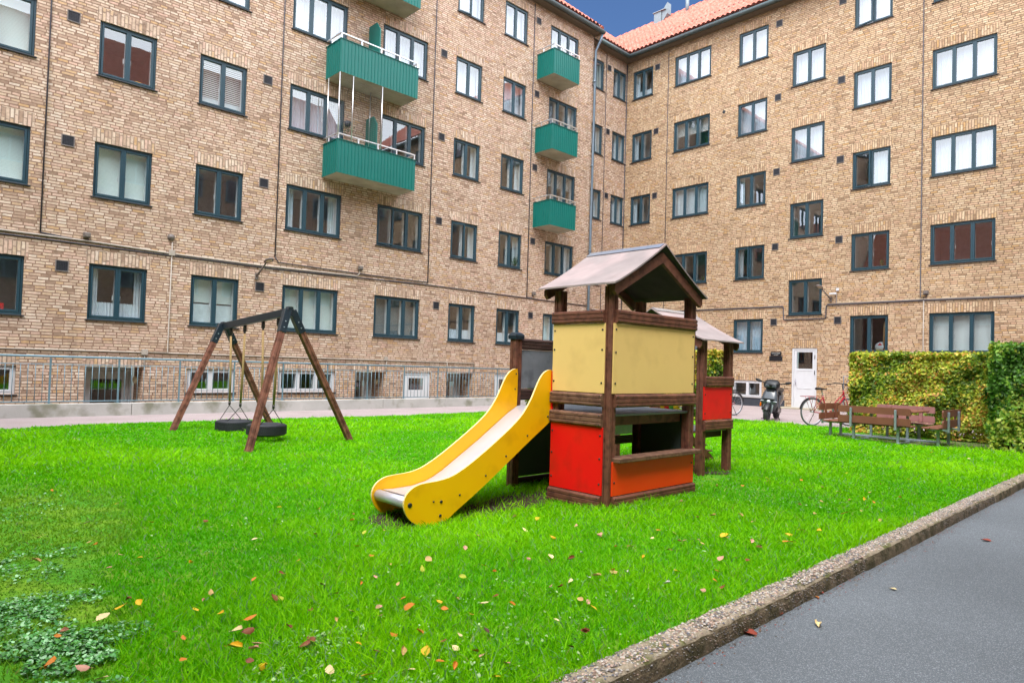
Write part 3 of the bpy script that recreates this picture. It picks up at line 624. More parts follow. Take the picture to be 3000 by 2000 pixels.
# snow rail, vents on the right roof
P_ = [wp('R', t, ZE+SL*1.1+.16, -.68) for t in (.2, 24)]
obj('snow_rail', MB().tube(P_, .018, 6), 'cable_dark', BR, True)
def roof_box(t, D, a, b, h, nm, m, hood=False):
    M = WM('R'); z = ZE+SL*(D+.42); mb = MB().box((t-a, -D-b, z-.4), (t+a, -D+b, z+h), 0, M, .01)
    if hood:
        mb.box((t-a-.05, -D-b-.05, z+h), (t+a+.25, -D+b+.05, z+h+.05), 0, M, .01); mb.prism([(t+a+.02, z-.1), (t+a+.32, z+.3), (t+a+.32, z+h+.35), (t+a+.02, z+h+.0)], 'y', -D-b*.8, -D+b*.8, 0, M=M)
    obj(nm, mb, m, BR, True)
mat('hood_zinc', s2l((118, 130, 136)), .5, metal=.3)
roof_box(-.86, 3.6, .22, .2, .50, 'roof_ventilator', 'hood_zinc', True)
obj('vent_pipe', MB().tube([wp('R', .85, ZE+3.2, -3.4), wp('R', .85, ZE+4.1, -3.4)], .09, 10), 'hood_zinc', BR, True)
obj('vent_pipe', MB().tube([wp('S', 1.3, ZE+.9, -1.2), wp('S', 1.3, ZE+1.55, -1.2)], .07, 10), 'hood_zinc', BR, True)
obj('vent_pipe', MB().tube([wp('R', 1.75, ZE+3.3, -3.8), wp('R', 1.75, ZE+4.5, -3.8)], .09, 10), 'hood_zinc', BR, True)
obj('chimney', MB().box((1.9, -5.0, ZE+2.5), (3.2, -4.1, ZE+3.75), 0, WM('R'), .02).box((1.83, -5.07, ZE+3.76), (3.27, -4.03, ZE+3.88), 0, WM('R'), .02), 'white_paint', BR, True)

# ------------------------------------------------------------ balconies
def balcony(w, t0, t1, zb, dep, par=BL, posts=5, div=None):
    M = WM(w); h = .93
    slab = MB().box((t0+.004, .0, zb-.004), (t1-.004, dep-.004, zb+.12), 0, M, .008); B = obj('balcony', slab, 'slab_concrete', par, True)
    mb = MB(); n = int((t1-t0)/.105)
    def prof(L_):   # standing seams
        k = max(4, int(L_/.105)); s = L_/k; pts = []
        for i in range(k): pts += [(i*s, 0), (i*s+s-.022, 0), (i*s+s-.018, .016), (i*s+s-.004, .016)]
        return pts+[(L_, 0)]
    for (ax, L_) in (('f', t1-t0), ('l', dep), ('r', dep)):
        pr = prof(L_); vs = []
        for x, y in pr:
            if ax == 'f': p = (t0+x, dep+y)
            elif ax == 'l': p = (t1+y, x)
            else: p = (t0-y, x)
            vs += [M @ Vector((p[0], p[1], zb)), M @ Vector((p[0], p[1], zb+h))]
        mb.add(vs, [(2*i, 2*i+2, 2*i+3, 2*i+1) for i in range(len(pr)-1)])
    mb.box((t0-.02, dep-.0, zb+h), (t1+.02, dep+.025, zb+h+.015), 0, M); mb.box((t0-.025, 0, zb+h), (t0-.001, dep+.025, zb+h+.015), 0, M); mb.box((t1+.001, 0, zb+h), (t1+.025, dep+.025, zb+h+.015), 0, M)
    mb.box((t0+.0, dep-.035, zb+.125), (t1-.0, dep-.004, zb+h), 0, M); mb.box((t0+.004, .0, zb+.125), (t0+.03, dep-.04, zb+h), 0, M); mb.box((t1-.03, .0, zb+.125), (t1-.004, dep-.04, zb+h), 0, M)
    obj('cladding', mb, 'green_panel', B, True)
    rl = MB(); z = zb+h+.17; c = [(t0, .0), (t0, dep-.03), (t1, dep-.03), (t1, .0)]
    for p, q in zip(c, c[1:]): 
        rl.box((min(p[0], q[0])-.02, min(p[1], q[1])-.02, z-.015), (max(p[0], q[0])+.02, max(p[1], q[1])+.02, z+.02), 0, M, .005)
    for i in range(posts):
        t = t0+.02+(t1-t0-.04)*i/(posts-1); rl.box((t-.018, dep-.05, zb+h+.016), (t+.018, dep-.014, z-.016), 0, M)
    for t in (t0, t1): rl.box((t-.016, .3, zb+h+.016), (t+.016, .335, z-.016), 0, M)
    obj('railing', rl, 'alu', B, True)
    if div:
        dv = MB().prism([(.0, zb+.15), (.0, zb+2.05), (.42, zb+2.05), (.62, zb+1.78), (.62, zb+.15)], 'x', div-.02, div+.02, M=M); obj('divider', dv, 'green_panel', B, True)
    return B
for i, zb in enumerate((6.46, 9.29, 12.09)): balcony('L', 12.14, 14.72, zb, .86, div=13.35)
for zb in (6.45, 9.27, 12.08): balcony('L', 4.80, 6.20, zb, .9, posts=4)
# net screen on the lowest large balcony
M = WM('L'); nb = MB()
for t, o in ((14.72, .85), (14.3, .85), (13.35, .85), (14.72, .2), (13.36, .2)): nb.tube([M @ Vector((t, o, 7.45)), M @ Vector((t, o, 9.28))], .016, 6)
ns = obj('net_screen', nb, 'alu', BL, True)
net = MB(); m_ = .06
def netw(p, q, z0, z1):
    k = int(math.dist(p, q)/m_)
    for i in range(k+1):
        x = p[0]+(q[0]-p[0])*i/k; y = p[1]+(q[1]-p[1])*i/k; net.tube([M @ Vector((x, y, z0)), M @ Vector((x, y, z1))], .0018, 3, smooth=False)
    for i in range(int((z1-z0)/m_)): z = z0+i*m_; net.tube([M @ Vector((p[0], p[1], z)), M @ Vector((q[0], q[1], z))], .0018, 3, smooth=False)
netw((14.72, .85), (13.35, .85), 7.5, 9.25); netw((13.36, .85), (13.36, .1), 7.5, 9.25)
mat('net', s2l((120, 116, 110)), .8); obj('netting', net, 'net', ns, True)

# ------------------------------------------------------------ ground
def sheet(name, pts, z, m, kind='structure', sub=None):
    mb = MB(); mb.face([(*p, z) for p in pts]); return tag(obj(name, mb, m), kind=kind)
def lp2(x, y): p = O+E1*x+E2*y; return (p.x, p.y)
YW = 11.82      # local y of the concrete wall's inner face (areaway begins behind it)
def rect(x0, x1, y0, y1): return [lp2(x0, y0), lp2(x1, y0), lp2(x1, y1), lp2(x0, y1)]
sheet('ground', rect(-60, 60, -60, 60), -1.32, 'soil')
WY = (Vector(wp('L', 10, 0, 2.3))-O).dot(E2)
# paved yard: wraps the lawn on the left, right and towards the buildings
tag(obj('path', MB().add([(*p, -.012) for p in (rect(-20, 30, 9.0, WY+.1))], [(0, 1, 2, 3)]).add([(*p, -.012) for p in rect(10.4, 30, -2.0, 9.0)], [(0, 1, 2, 3)]).add([(*p, -.012) for p in [wp('L', -2, 0, 2.4)[:2], wp('L', 7.0, 0, 2.4)[:2], wp('L', 7.0, 0, -.6)[:2], wp('L', -2, 0, -.6)[:2]]], [(0, 1, 2, 3)]), 'path_asphalt'), kind='structure')
sheet('road', rect(-30, 40, -20, -1.95), -.088, 'road_asphalt')
# lawn sheet with gentle relief
LX0, LX1, LY0, LY1 = -9.0, 11.45, -1.9, 9.42
def in_lawn(x, y):
    k = (x > LX0) & (x < LX1) & (y > LY0) & (y < LY1+.05*np.sin(x*2.1)+.04*np.sin(x*5.3+1))
    cx, cy, r = LX1-1.6, LY1-3.4, 1.6
    # rounded far corner: the lawn turns away from the wall before the door
    k &= ~((y > 5.1) & (x > LX1-.02-(np.maximum(y-5.1, 0))*.05))
    return k
gx = np.linspace(LX0, LX1, 150); gy = np.linspace(LY0, LY1, 90); X, Y = np.meshgrid(gx, gy, indexing='ij')
WX = O.x+E1.x*X+E2.x*Y; WYY = O.y+E1.y*X+E2.y*Y; Zg = hgt(WX, WYY)
edge = np.minimum(np.minimum(Y-LY0, LY1-Y), LX1-X); Zg = Zg*np.clip(edge/.3, 0, 1)-.004
V = np.stack([WX, WYY, Zg], -1).reshape(-1, 3); ni, nj = X.shape; I, J = np.meshgrid(np.arange(ni-1), np.arange(nj-1), indexing='ij'); a = (I*nj+J).ravel()
tag(obj_np('lawn', V, np.stack([a, a+nj, a+nj+1, a+1], 1), 'lawn_soil', smooth=True), kind='structure')
# bare earth
def patch(name, c, rx, ry, m, dz=.006, rot=0, n=40, seed=1):
    rg = random.Random(seed); rings = 5; ph = [rg.random()*6 for _ in range(4)]
    mb = MB(); cw = O+E1*c[0]+E2*c[1]; vs = []
    for r in range(rings+1):
        for j in range(n):
            t = 2*math.pi*j/n; q = (r/rings)*(1+.16*math.sin(2*t+ph[0])+.09*math.sin(3*t+ph[1])+.05*math.sin(7*t+ph[2]))
            x, y = rx*q*math.cos(t), ry*q*math.sin(t); p = cw+E1*(x*math.cos(rot)-y*math.sin(rot))+E2*(x*math.sin(rot)+y*math.cos(rot)); vs.append((p.x, p.y, hgt(p.x, p.y)+dz))
    mb.add(vs, [(r*n+j, r*n+(j+1) % n, (r+1)*n+(j+1) % n, (r+1)*n+j) for r in range(rings) for j in range(n)], 0, True)
    return tag(obj(name, mb, m), kind='structure')
SOILS = [(-.35, .80, .62, .24, .1), (-1.5, .92, .26, .22, 0), (2.05, .45, .8, .30, .15), (.7, .65, .62, .55, 0), (3.6, 1.2, .5, .4, 0), (2.6, 1.2, .5, .6, 0), (9.6, .35, .9, 1.5, 0), (10.2, -.7, .9, .8, 0)]
patch('bare_soil', (-.35, .80), .72, .30, 'soil', seed=1, rot=.1); patch('bare_soil', (-1.5, .92), .32, .26, 'soil', seed=2)
patch('bare_soil', (.7, .65), .62, .6, 'soil', seed=3); patch('bare_soil', (10.1, .3), 1.2, 2.1, 'moss_ground', seed=4); patch('bare_soil', (2.6, 1.1), .5, .6, 'soil', seed=5)

# kerb of exposed-aggregate stones
KL = .945; mb = MB(); joints = [-1.66+KL*i for i in range(-9, 15)]
pebV, pebF, pebC = [], [], []
for i, x0 in enumerate(joints[:-1]):
    x1 = joints[i+1]-.012; dy = random.uniform(-.006, .006); dz = random.uniform(-.004, .003); nseg = 16
    prof = [(-1.88+dy, -.12), (-1.88+dy, .004+dz), (-1.905+dy, .010+dz), (-1.955+dy, .009+dz), (-1.998+dy, .003+dz), (-2.013+dy, -.010+dz), (-2.022+dy, -.045+dz), (-2.028+dy, -.12)]
    vs = []
    for s_ in range(nseg+1):
        x = x0+(x1-x0)*s_/nseg; ed = .008 if s_ in (0, nseg) else 0
        for y, z in prof:
            j = .004 if z > -.1 else 0; p = lw_(x, y+random.uniform(-j, j)+ed*.6, z+random.uniform(-j, j)-(ed if z > -.1 else 0)); vs.append(p)
    k = len(prof); mb.add(vs, [(s_*k+j, (s_+1)*k+j, (s_+1)*k+j+1, s_*k+j+1) for s_ in range(nseg) for j in range(k-3)], 0, True)
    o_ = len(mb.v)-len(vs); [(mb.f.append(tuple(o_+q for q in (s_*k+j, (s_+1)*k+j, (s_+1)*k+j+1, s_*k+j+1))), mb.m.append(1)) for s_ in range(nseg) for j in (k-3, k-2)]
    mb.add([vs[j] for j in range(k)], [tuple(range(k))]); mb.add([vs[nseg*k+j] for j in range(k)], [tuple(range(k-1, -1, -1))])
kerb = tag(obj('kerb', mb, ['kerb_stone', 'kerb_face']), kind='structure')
# pebbles showing in the kerb
for i in range(15000):
    x = random.uniform(-3.4, 4) if i < 12500 else random.uniform(4, 10); f = random.random()
    if f < .72: y = -1.89-.115*random.random(); z = .013-max(0, (-1.975-y))*.4
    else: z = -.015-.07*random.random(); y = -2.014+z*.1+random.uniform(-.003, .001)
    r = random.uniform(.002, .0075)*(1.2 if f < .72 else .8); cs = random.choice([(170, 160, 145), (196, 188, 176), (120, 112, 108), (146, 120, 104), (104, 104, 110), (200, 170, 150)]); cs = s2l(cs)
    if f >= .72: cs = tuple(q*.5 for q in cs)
    b = len(pebV)
    for dx, dy_, dz_ in ((1, 0, 0), (-1, 0, 0), (0, 1, 0), (0, -1, 0), (0, 0, .55), (0, 0, -.5)):
        p = lw_(x+dx*r*random.uniform(.8, 1.4), y+dy_*r, z+dz_*r); pebV.append(p); pebC.append(cs)
    pebF += [(b, b+2, b+4), (b+2, b+1, b+4), (b+1, b+3, b+4), (b+3, b, b+4)]
for i in range(900):
    x = random.uniform(-3.2, 8); y = -2.035-abs(random.gauss(0, .045)); r = random.uniform(.002, .006); cs = s2l(random.choice([(90, 70, 52), (70, 60, 50), (120, 96, 70), (140, 60, 44)])); b = len(pebV)
    for dx, dy_, dz_ in ((1.6, 0, 0), (-1.6, 0, 0), (0, 1, 0), (0, -1, 0), (0, 0, .4), (0, 0, -.5)):
        pebV.append(lw_(x+dx*r, y+dy_*r, -.086+dz_*r)); pebC.append(cs)
    pebF += [(b, b+2, b+4), (b+2, b+1, b+4), (b+1, b+3, b+4), (b+3, b, b+4)]
tag(obj_np('kerb_pebbles', np.array(pebV), np.array(pebF), 'pebble', cols=np.array(pebC)), kind='stuff')

# ------------------------------------------------------------ concrete wall and railing along the areaway
M = WM('L'); OFF = 2.5
cw = empty('area_wall', wp('L', 14, 0, OFF), 0, 'low stained concrete wall below the steel railing along the left wing', 'wall')
mb = MB(); ts = [6.7, 9.9, 11.95, 14.0, 16.9, 19.9, 22.9, 25.9, 28.9]
for a, b in zip(ts, ts[1:]): mb.box((a+.004, OFF-.2, -1.3), (b-.004, OFF, .235), 0, M, .008)
mb.box((6.7, -.0, -1.3), (6.9, OFF-.21, .235), 0, M, .008)
obj('wall_panel', mb, 'concrete_wall', cw, True)
mb = MB().box((6.9, .02, -1.3), (29, OFF-.2, -1.25), 0, M); tag(obj('areaway_floor', mb, 'slab_concrete'), kind='structure')
rl = empty('railing', wp('L', 14, .235, 2.3), 0, 'galvanised steel railing with thin upright bars on the low concrete wall', 'railing')
RO = 2.32
obj('handrail', MB().tube([M @ Vector((6.8, RO, 1.115)), M @ Vector((29, RO, 1.15))], .022, 8), 'rail_paint', rl, True)
mb = MB(); 
for z, r in ((.99, .008), (.275, .010)): mb.tube([M @ Vector((6.8, RO, z)), M @ Vector((29, RO, z))], r, 6)
obj('crossbar', mb, 'rail_paint', rl, True)
posts = [21.26+1.145*i for i in range(-12, 7)]; barsn = 0
for t in posts:
    obj('post', MB().box((t-.017, RO-.006, .235), (t+.017, RO+.006, 1.11), 0, M).box((t-.05, RO-.04, .232), (t+.05, RO+.04, .242), 0, M), 'rail_paint', rl, True)
for t in posts:
    q = MB()
    for i in range(1, 10): q.tube([M @ Vector((t+.1145*i, RO, .27)), M @ Vector((t+.1145*i, RO, .99))], .0065, 5)
    obj('bar_panel', q, 'rail_paint', rl, True)

# ------------------------------------------------------------ playground tower
PT = empty('play_tower', O, TH, 'wooden play tower with grey felt roofs, yellow and red panels and a yellow slide', 'play tower')
def post_poly(x0, y0, s=.09, g=.006, gd=.008, c=.006):
    h = s/2; pts = [(c, 0), (h-g, 0), (h-g, gd), (h+g, gd), (h+g, 0), (s-c, 0), (s, c), (s, h-g), (s-gd, h-g), (s-gd, h+g), (s, h+g), (s, s-c), (s-c, s), (h+g, s), (h+g, s-gd), (h-g, s-gd), (h-g, s), (c, s), (0, s-c), (0, h+g), (gd, h+g), (gd, h-g), (0, h-g), (0, c)]
    return [(x0+x, y0+y) for x, y in pts]
def post(x0, y0, z0, z1, cap=False, s=.09):
    p = obj('post', MB().prism(post_poly(x0, y0, s), 'z', z0, z1), 'wood_brown', PT)
    if cap:
        c = s/2; q = MB()
        vs = []
        for k, (d, z) in enumerate(((.012, z1-.025), (.014, z1+.01), (.004, z1+.03), (-.02, z1+.045))):
            for sx, sy in ((-1, -1), (1, -1), (1, 1), (-1, 1)): vs.append((x0+c+sx*(c+d), y0+c+sy*(c+d), z))
        q.add(vs, [(r*4+j, r*4+(j+1) % 4, (r+1)*4+(j+1) % 4, (r+1)*4+j) for r in range(3) for j in range(4)]+[(12, 13, 14, 15)]); obj('post_cap', q, 'blue_black', p)
    return p
def rail(ax, c, a, b, z0, z1, side, th=.036, m='wood_brown', boards=3, screws=True):
    """group of chamfered boards along ax ('x' or 'y'), outer face at c+side*th"""
    mb = MB(); h = (z1-z0)/boards
    for i in range(boards):
        zz0, zz1 = z0+i*h+.001, z0+(i+1)*h-.001; e = .008; e2 = .016 if i in (0, boards-1) else .006
        lo = .018 if i == 0 else .006; hi = .018 if i == boards-1 else .006
        pr = [(0, zz0), (th-lo, zz0), (th, zz0+lo*.8), (th, zz1-hi*.8), (th-hi, zz1), (0, zz1)]
        if ax == 'y': poly = [(c+side*p[0], p[1]) for p in pr]; mb.prism(poly, 'y', a, b)
        else: poly = [(c+side*p[0], p[1]) for p in pr]; mb.prism(poly, 'x', a, b)
    r = obj('rail', mb, m, PT)
    if screws:
        q = MB()
        for t in (a+.022, b-.022):
            for z in (z0+h*.5, z1-h*.5):
                if ax == 'y': q.disc((c+side*(th-.001), t, z), (side, 0, 0), .0075, .003)
                else: q.disc((t, c+side*(th-.001), z), (0, side, 0), .0075, .003)
        obj('screws', q, 'bolt', r)
    return r
def panel(ax, c, a, b, z0, z1, m, side, th=.012, bolts=(), name='panel'):
    mb = MB(); lo, hi = sorted((c, c+side*th))
    mb.box((lo, a, z0), (hi, b, z1), 0, None, .002) if ax == 'y' else mb.box((a, lo, z0), (b, hi, z1), 0, None, .002)
    p = obj(name, mb, m, PT)
    if bolts:
        q = MB()
        for t, z in bolts: q.disc((c+side*th, t, z) if ax == 'y' else (t, c+side*th, z), (side, 0, 0) if ax == 'y' else (0, side, 0), .0095, .006)
        obj('bolts', q, 'bolt', p)
    return p
# posts of the roofed half and of the open half
post(0, 0, -.06, 1.93); post(0, .61, -.12, 1.92); post(1.25, 0, -.06, 1.94); post(1.25, .61, -.06, 1.93)
post(0, 1.21, -.12, 1.50, True); post(1.25, 1.21, -.06, 1.50, True)
# left (slide side) face
rail('y', 0, .068, .69, 1.605, 1.72, -1); panel('y', 0, .062, .688, .990, 1.603, 'hpl_yellow', -1, bolts=[(t, z) for t in (.09, .665) for z in (1.08, 1.37, 1.545)])
rail('y', 0, .068, .69, .872, .985, -1, m='wood_worn'); rail('y', 0, .068, .69, .695, .815, -1, m='wood_worn')
panel('y', 0, .062, .688, .105, .693, 'hpl_red', -1, bolts=[(t, z) for t in (.09, .665) for z in (.2, .42, .62)])
rail('y', 0, .068, .69, -.03, .10, -1)
# right face with the counter
rail('x', 0, .042, 1.31, 1.605, 1.725, -1); panel('x', 0, .018, 1.30, .990, 1.603, 'hpl_yellow', -1, bolts=[(t, z) for t in (.05, 1.27) for z in (1.08, 1.35, 1.55)])
rail('x', 0, .045, 1.315, .868, .985, -1)
panel('x', 0, .04, 1.325, .105, .40, 'hpl_orange', -1, bolts=[(.07, .22), (1.29, .3)]); rail('x', 0, .045, 1.335, -.01, .10, -1)
ct = MB().box((.05, -.085, .395), (1.36, .075, .435), 0, None, .006); obj('counter', ct, 'wood_worn', PT)
# deck
dk = MB().box((.02, .02, .79), (1.32, 1.28, .812), 0, None, .004); DK = obj('deck', dk, 'hpl_grey', PT)
for y in (.10, .62, 1.17): obj('joist', MB().box((.09, y, .70), (1.25, y+.045, .789), 0, None, .004), 'wood_brown', DK)
for x in (.1, 1.19): obj('joist', MB().box((x, .15, .705), (x+.045, 1.165, .788), 0, None, .004), 'wood_dark', DK)
# back side (y = 1.3): grey upper panel, dark lower panel
rail('x', 1.262, .092, 1.248, 1.375, 1.487, -1, m='wood_dark', screws=False); panel('x', 1.25, .092, 1.248, .985, 1.373, 'hpl_grey', -1); rail('x', 1.262, .092, 1.248, .865, .98, -1, m='wood_dark', screws=False)
panel('x', 1.25, .092, 1.248, .10, .80, 'hpl_dark', -1); rail('x', 1.262, .092, 1.248, -.05, .09, -1, m='wood_dark', screws=False)
panel('y', 1.29, .092, .608, .10, .79, 'hpl_dark', 1); rail('y', 1.30, .05, .66, .0, .10, 1, m='wood_dark', screws=False)
# roofs
def gable_roof(apx, half, y0, y1, zap, zev, ridge='y', over_front=.0):
    """ridge along local y (or x); apx = coordinate of the ridge; y0..y1 its run"""
    def P(a, b, z): return (a, b, z) if ridge == 'y' else (b, a, z)
    top = MB(); und = MB(); n = 10; th = .016
    for sgn in (-1, 1):
        prev = None; vs = []
        for i in range(n+1):
            f = i/n; a = apx+sgn*half*f; z = zap+(zev-zap)*f-.018*math.sin(math.pi*f)*(1 if i < n else 0)+.0
            if i == n: z += .006
            vs += [P(a, y0, z), P(a, y1, z), P(a, y0, z-th), P(a, y1, z-th)]
        for i in range(n):
            b = i*4; c = b+4
            top.add([vs[b], vs[b+1], vs[c+1], vs[c]], [(0, 1, 2, 3)], 0, True); und.add([vs[b+2], vs[b+3], vs[c+3], vs[c+2]], [(0, 1, 2, 3)])
            und.add([vs[b], vs[c], vs[c+2], vs[b+2]], [(0, 1, 2, 3)], 1); und.add([vs[b+1], vs[c+1], vs[c+3], vs[b+3]], [(0, 1, 2, 3)], 1)
        e = n*4; und.add([vs[e], vs[e+1], vs[e+3], vs[e+2]], [(0, 1, 2, 3)], 1)
    RF = obj('roof', top, 'roof_felt', PT); obj('soffit', und, ['roof_under', 'roof_felt'], RF)
    rc = MB(); w_ = .075; sl = (zap-zev)/half
    for sgn in (-1, 1):
        rc.add([P(apx, y0+.02, zap+.006), P(apx, y1, zap+.006), P(apx+sgn*w_, y1, zap-w_*sl+.004), P(apx+sgn*w_, y0+.02, zap-w_*sl+.004)], [(0, 1, 2, 3)])
    obj('ridge_cap', rc, 'alu', RF)
    for yy in (y0+.035, y1-.07):
        for sgn in (-1, 1):
            hb = .085; l2 = half-.045
            poly = [(apx, zap-th-.062), (apx+sgn*l2, zev+.045*sl-th-.022), (apx+sgn*l2, zev+.045*sl-th-.022-hb*.62), (apx+sgn*(l2-.03), zev+.045*sl-th-.022-hb), (apx, zap-th-.062-hb*1.15)]
            b = MB(); b.prism(poly, 'y' if ridge == 'y' else 'x', yy, yy+.035) if ridge == 'y' else b.prism([(p[0], p[1]) for p in poly], 'x', yy, yy+.035)
            obj('barge_board', b, 'wood_brown', RF)
    return RF
gable_roof(.645, .74, -.10, .82, 2.378, 1.94, 'y')
# bridge to the second tower
X2, Y2 = 2.33, .51
br = MB()
for i in range(9):
    x = 1.36+i*.107; z = .76-i*.026; br.box((x, .74, z-.03), (x+.095, 1.24, z), 0, None, .004)
BRG = obj('bridge', br, 'wood_brown', PT)
for y in (.72, 1.25): obj('stringer', MB().prism([(1.34, .70), (2.33, .47), (2.33, .38), (1.34, .61)], 'y', y, y+.03), 'wood_dark', BRG)
for y in (1.26,): 
    rail('x', y, 1.345, 2.325, .84, .98, -1, m='wood_dark', screws=False); panel('x', y, 1.345, 2.325, .44, .82, 'hpl_white', -1); rail('x', y, 1.345, 2.325, .33, .43, -1, m='wood_dark', screws=False)
# second tower
for x, y, t in ((X2, Y2, 1.60), (2.93, Y2, 1.58), (X2, 1.76, 1.60), (2.93, 1.76, 1.58), (X2, 1.15, 1.6)): post(x, y, -.06, t)
rail('x', Y2, X2+.02, 2.99, 1.03, 1.155, -1); panel('x', Y2, X2+.01, 2.98, .645, 1.028, 'hpl_red', -1, bolts=[(t, z) for t in (X2+.04, 2.95) for z in (.72, .94)]); rail('x', Y2, X2+.015, 2.985, .515, .64, -1)
D2 = obj('deck', MB().box((X2+.03, Y2+.03, .50), (2.99, 1.83, .522), 0, None, .004), 'hpl_grey', PT)
for y in (.60, 1.2, 1.70): obj('joist', MB().box((X2+.09, y, .42), (2.93, y+.045, .499), 0, None, .004), 'wood_dark', D2)
rail('x', 1.812, X2+.095, 2.925, 1.03, 1.155, -1, m='wood_dark', screws=False); panel('x', 1.80, X2+.095, 2.925, .645, 1.028, 'hpl_white', -1)
gable_roof(1.17, .74, 2.20, 3.13, 1.972, 1.575, 'x')
# play beads on a rod in the far side of the second tower
bd = obj('bead_rod', MB().tube([(2.97, .6, .74), (2.97, 1.76, .74)], .008, 8), 'steel', PT)
for i, (y, m) in enumerate(((1.28, 'toy_yellow'), (1.35, 'toy_green'), (1.42, 'hpl_red'), (1.50, 'toy_yellow'), (1.60, 'hpl_red'), (1.72, 'toy_yellow'))):
    obj('bead', MB().lathe([(.01, -.03), (.035, -.028), (.038, 0), (.035, .028), (.01, .03)], n=12, M=Matrix.Translation((2.97, y, .735)) @ Matrix.Rotation(R(90), 4, 'X')), m, bd)
# climbing ramp behind
rm = MB()
for y in (1.22, 1.70): rm.prism([(3.0, .52), (3.86, .0), (3.80, -.03), (3.74, -.03), (3.0, .42)], 'y', y, y+.04)
RM = obj('ramp', rm, 'wood_brown', PT)
for i in range(5): obj('ramp_board', MB().box((3.06+i*.15, 1.20, .475-i*.091), (3.16+i*.15, 1.76, .495-i*.091), 0, None, .004), 'wood_brown', RM)
# slide
OUT = [(0.004, 1.18), (-0.034, 1.181), (-0.079, 1.168), (-0.123, 1.136), (-0.158, 1.093), (-0.199, 1.02), (-0.246, 0.927), (-0.301, 0.846), (-0.368, 0.765), (-0.462, 0.688), (-0.555, 0.622), (-0.683, 0.539), (-0.808, 0.46), (-0.93, 0.388), (-1.048, 0.327), (-1.14, 0.289), (-1.253, 0.268), (-1.386, 0.262), (-1.461, 0.255), (-1.513, 0.238), (-1.564, 0.204), (-1.593, 0.157), (-1.599, 0.106), (-1.583, 0.052), (-1.545, -0.006), (-1.48, -0.054), (-1.393, -0.086), (-1.317, -0.091), (-1.239, -0.079), (-1.161, -0.049), (-1.082, 0.005), (-0.977, 0.067), (-0.797, 0.175), (-0.543, 0.343), (-0.273, 0.526), (-0.029, 0.68), (-0.004, 0.70), (-0.002, 0.776), (0.004, 0.967)]
def smooth_poly(p, it=2):
    for _ in range(it):
        q = []
        for i in range(len(p)):
            a, b = p[i], p[(i+1) % len(p)]; q += [(a[0]*.75+b[0]*.25, a[1]*.75+b[1]*.25), (a[0]*.25+b[0]*.75, a[1]*.25+b[1]*.75)]
        p = q
    return p
OS = smooth_poly(OUT, 1)
BED = [(.06, .822), (0, .815), (-.12, .752), (-.243, .672), (-.49, .507), (-.70, .380), (-.90, .258), (-1.0, .209), (-1.07, .183), (-1.219, .155), (-1.41, .150), (-1.50, .155)]
YN, YF = .722, 1.17
sb = MB(); vs = []
for x, z in BED: vs += [(x, YN+.005, z), (x, YF-.005, z)]
sb.add(vs, [(2*i, 2*i+1, 2*i+3, 2*i+2) for i in range(len(BED)-1)], 0, True)
sb.add([(x, y, z-.012) for x, y, z in vs], [(2*i, 2*i+2, 2*i+3, 2*i+1) for i in range(len(BED)-1)], 0, True)
SLD = obj('slide', sb, 'steel', PT)
for y in (YN, YF+.002):
    p = MB().prism(OS, 'y', y, y-.018 if y == YN else y+.018, 0, 1); q = p; yy = y-.018 if y == YN else y+.018; sg = -1 if y == YN else 1
    for (bx, bz), r in zip(((-1.542, .104), (-1.317, .106), (-1.242, .097), (-1.248, -.014), (-1.055, .131), (-.779, .264), (-.551, .413), (-.297, .579), (-.041, .746)), (.020, .008, .013, .013, .009, .009, .009, .009, .009)): q.disc((bx, yy, bz), (0, sg, 0), r, .007, 2)
    if y != YN:
        for bx, bz in ((-.02, 1.13), (-.03, .98)): q.disc((bx, y, bz), (0, -1, 0), .008, .005, 2)
    obj('side_panel', p, ['slide_yellow', 'slide_edge', 'bolt'], SLD)
obj('end_roll', MB().tube([(-1.535, YN+.002, .112), (-1.535, YF, .112)], .045, 20), 'steel', SLD)
obj('foot_bar', MB().tube([(-1.26, YN, -.03), (-1.26, YF, -.03)], .02, 8), 'galv', SLD)
obj('red_side_strip', MB().box((-.012, YN-.045, .79), (.02, YN-.022, 1.17), 0, None, .002), 'hpl_red', SLD)

# ------------------------------------------------------------ swing set
A0 = Vector((-3.40, 9.30, 1.93)); B0 = Vector((-5.07, 10.98, 1.795)); A0 = Vector((-3.385, 9.29, 1.93))
B0 = Vector((-5.47*.935, 11.84*.935, 1.2+.63*.935))
bd_ = (B0-A0); bl = bd_.length; bx = bd_.normalized()
SW = empty('swing_set', (A0.x, A0.y, 0), 0, 'two bay swing frame with brown timber legs and blue black steel beam', 'swing')
def vproj(p): return p
beam = MB(); side = bx.cross(Vector((0, 0, 1))).normalized(); upv = side.cross(bx)
MBm = Matrix((( bx.x, side.x, upv.x, A0.x), (bx.y, side.y, upv.y, A0.y), (bx.z, side.z, upv.z, A0.z), (0, 0, 0, 1)))
beam.box((.0, -.035, -.115), (bl, .035, -.005), 0, MBm, .006); obj('beam', beam, 'blue_black', SW, True)
F2 = [Vector((-3.575, 8.537, -.03)), Vector((-2.664, 10.081, -.03))]; 
G2 = [Vector((-5.861*.935, 11.008*.935, .05)), Vector((-4.56, 11.86, .0))]
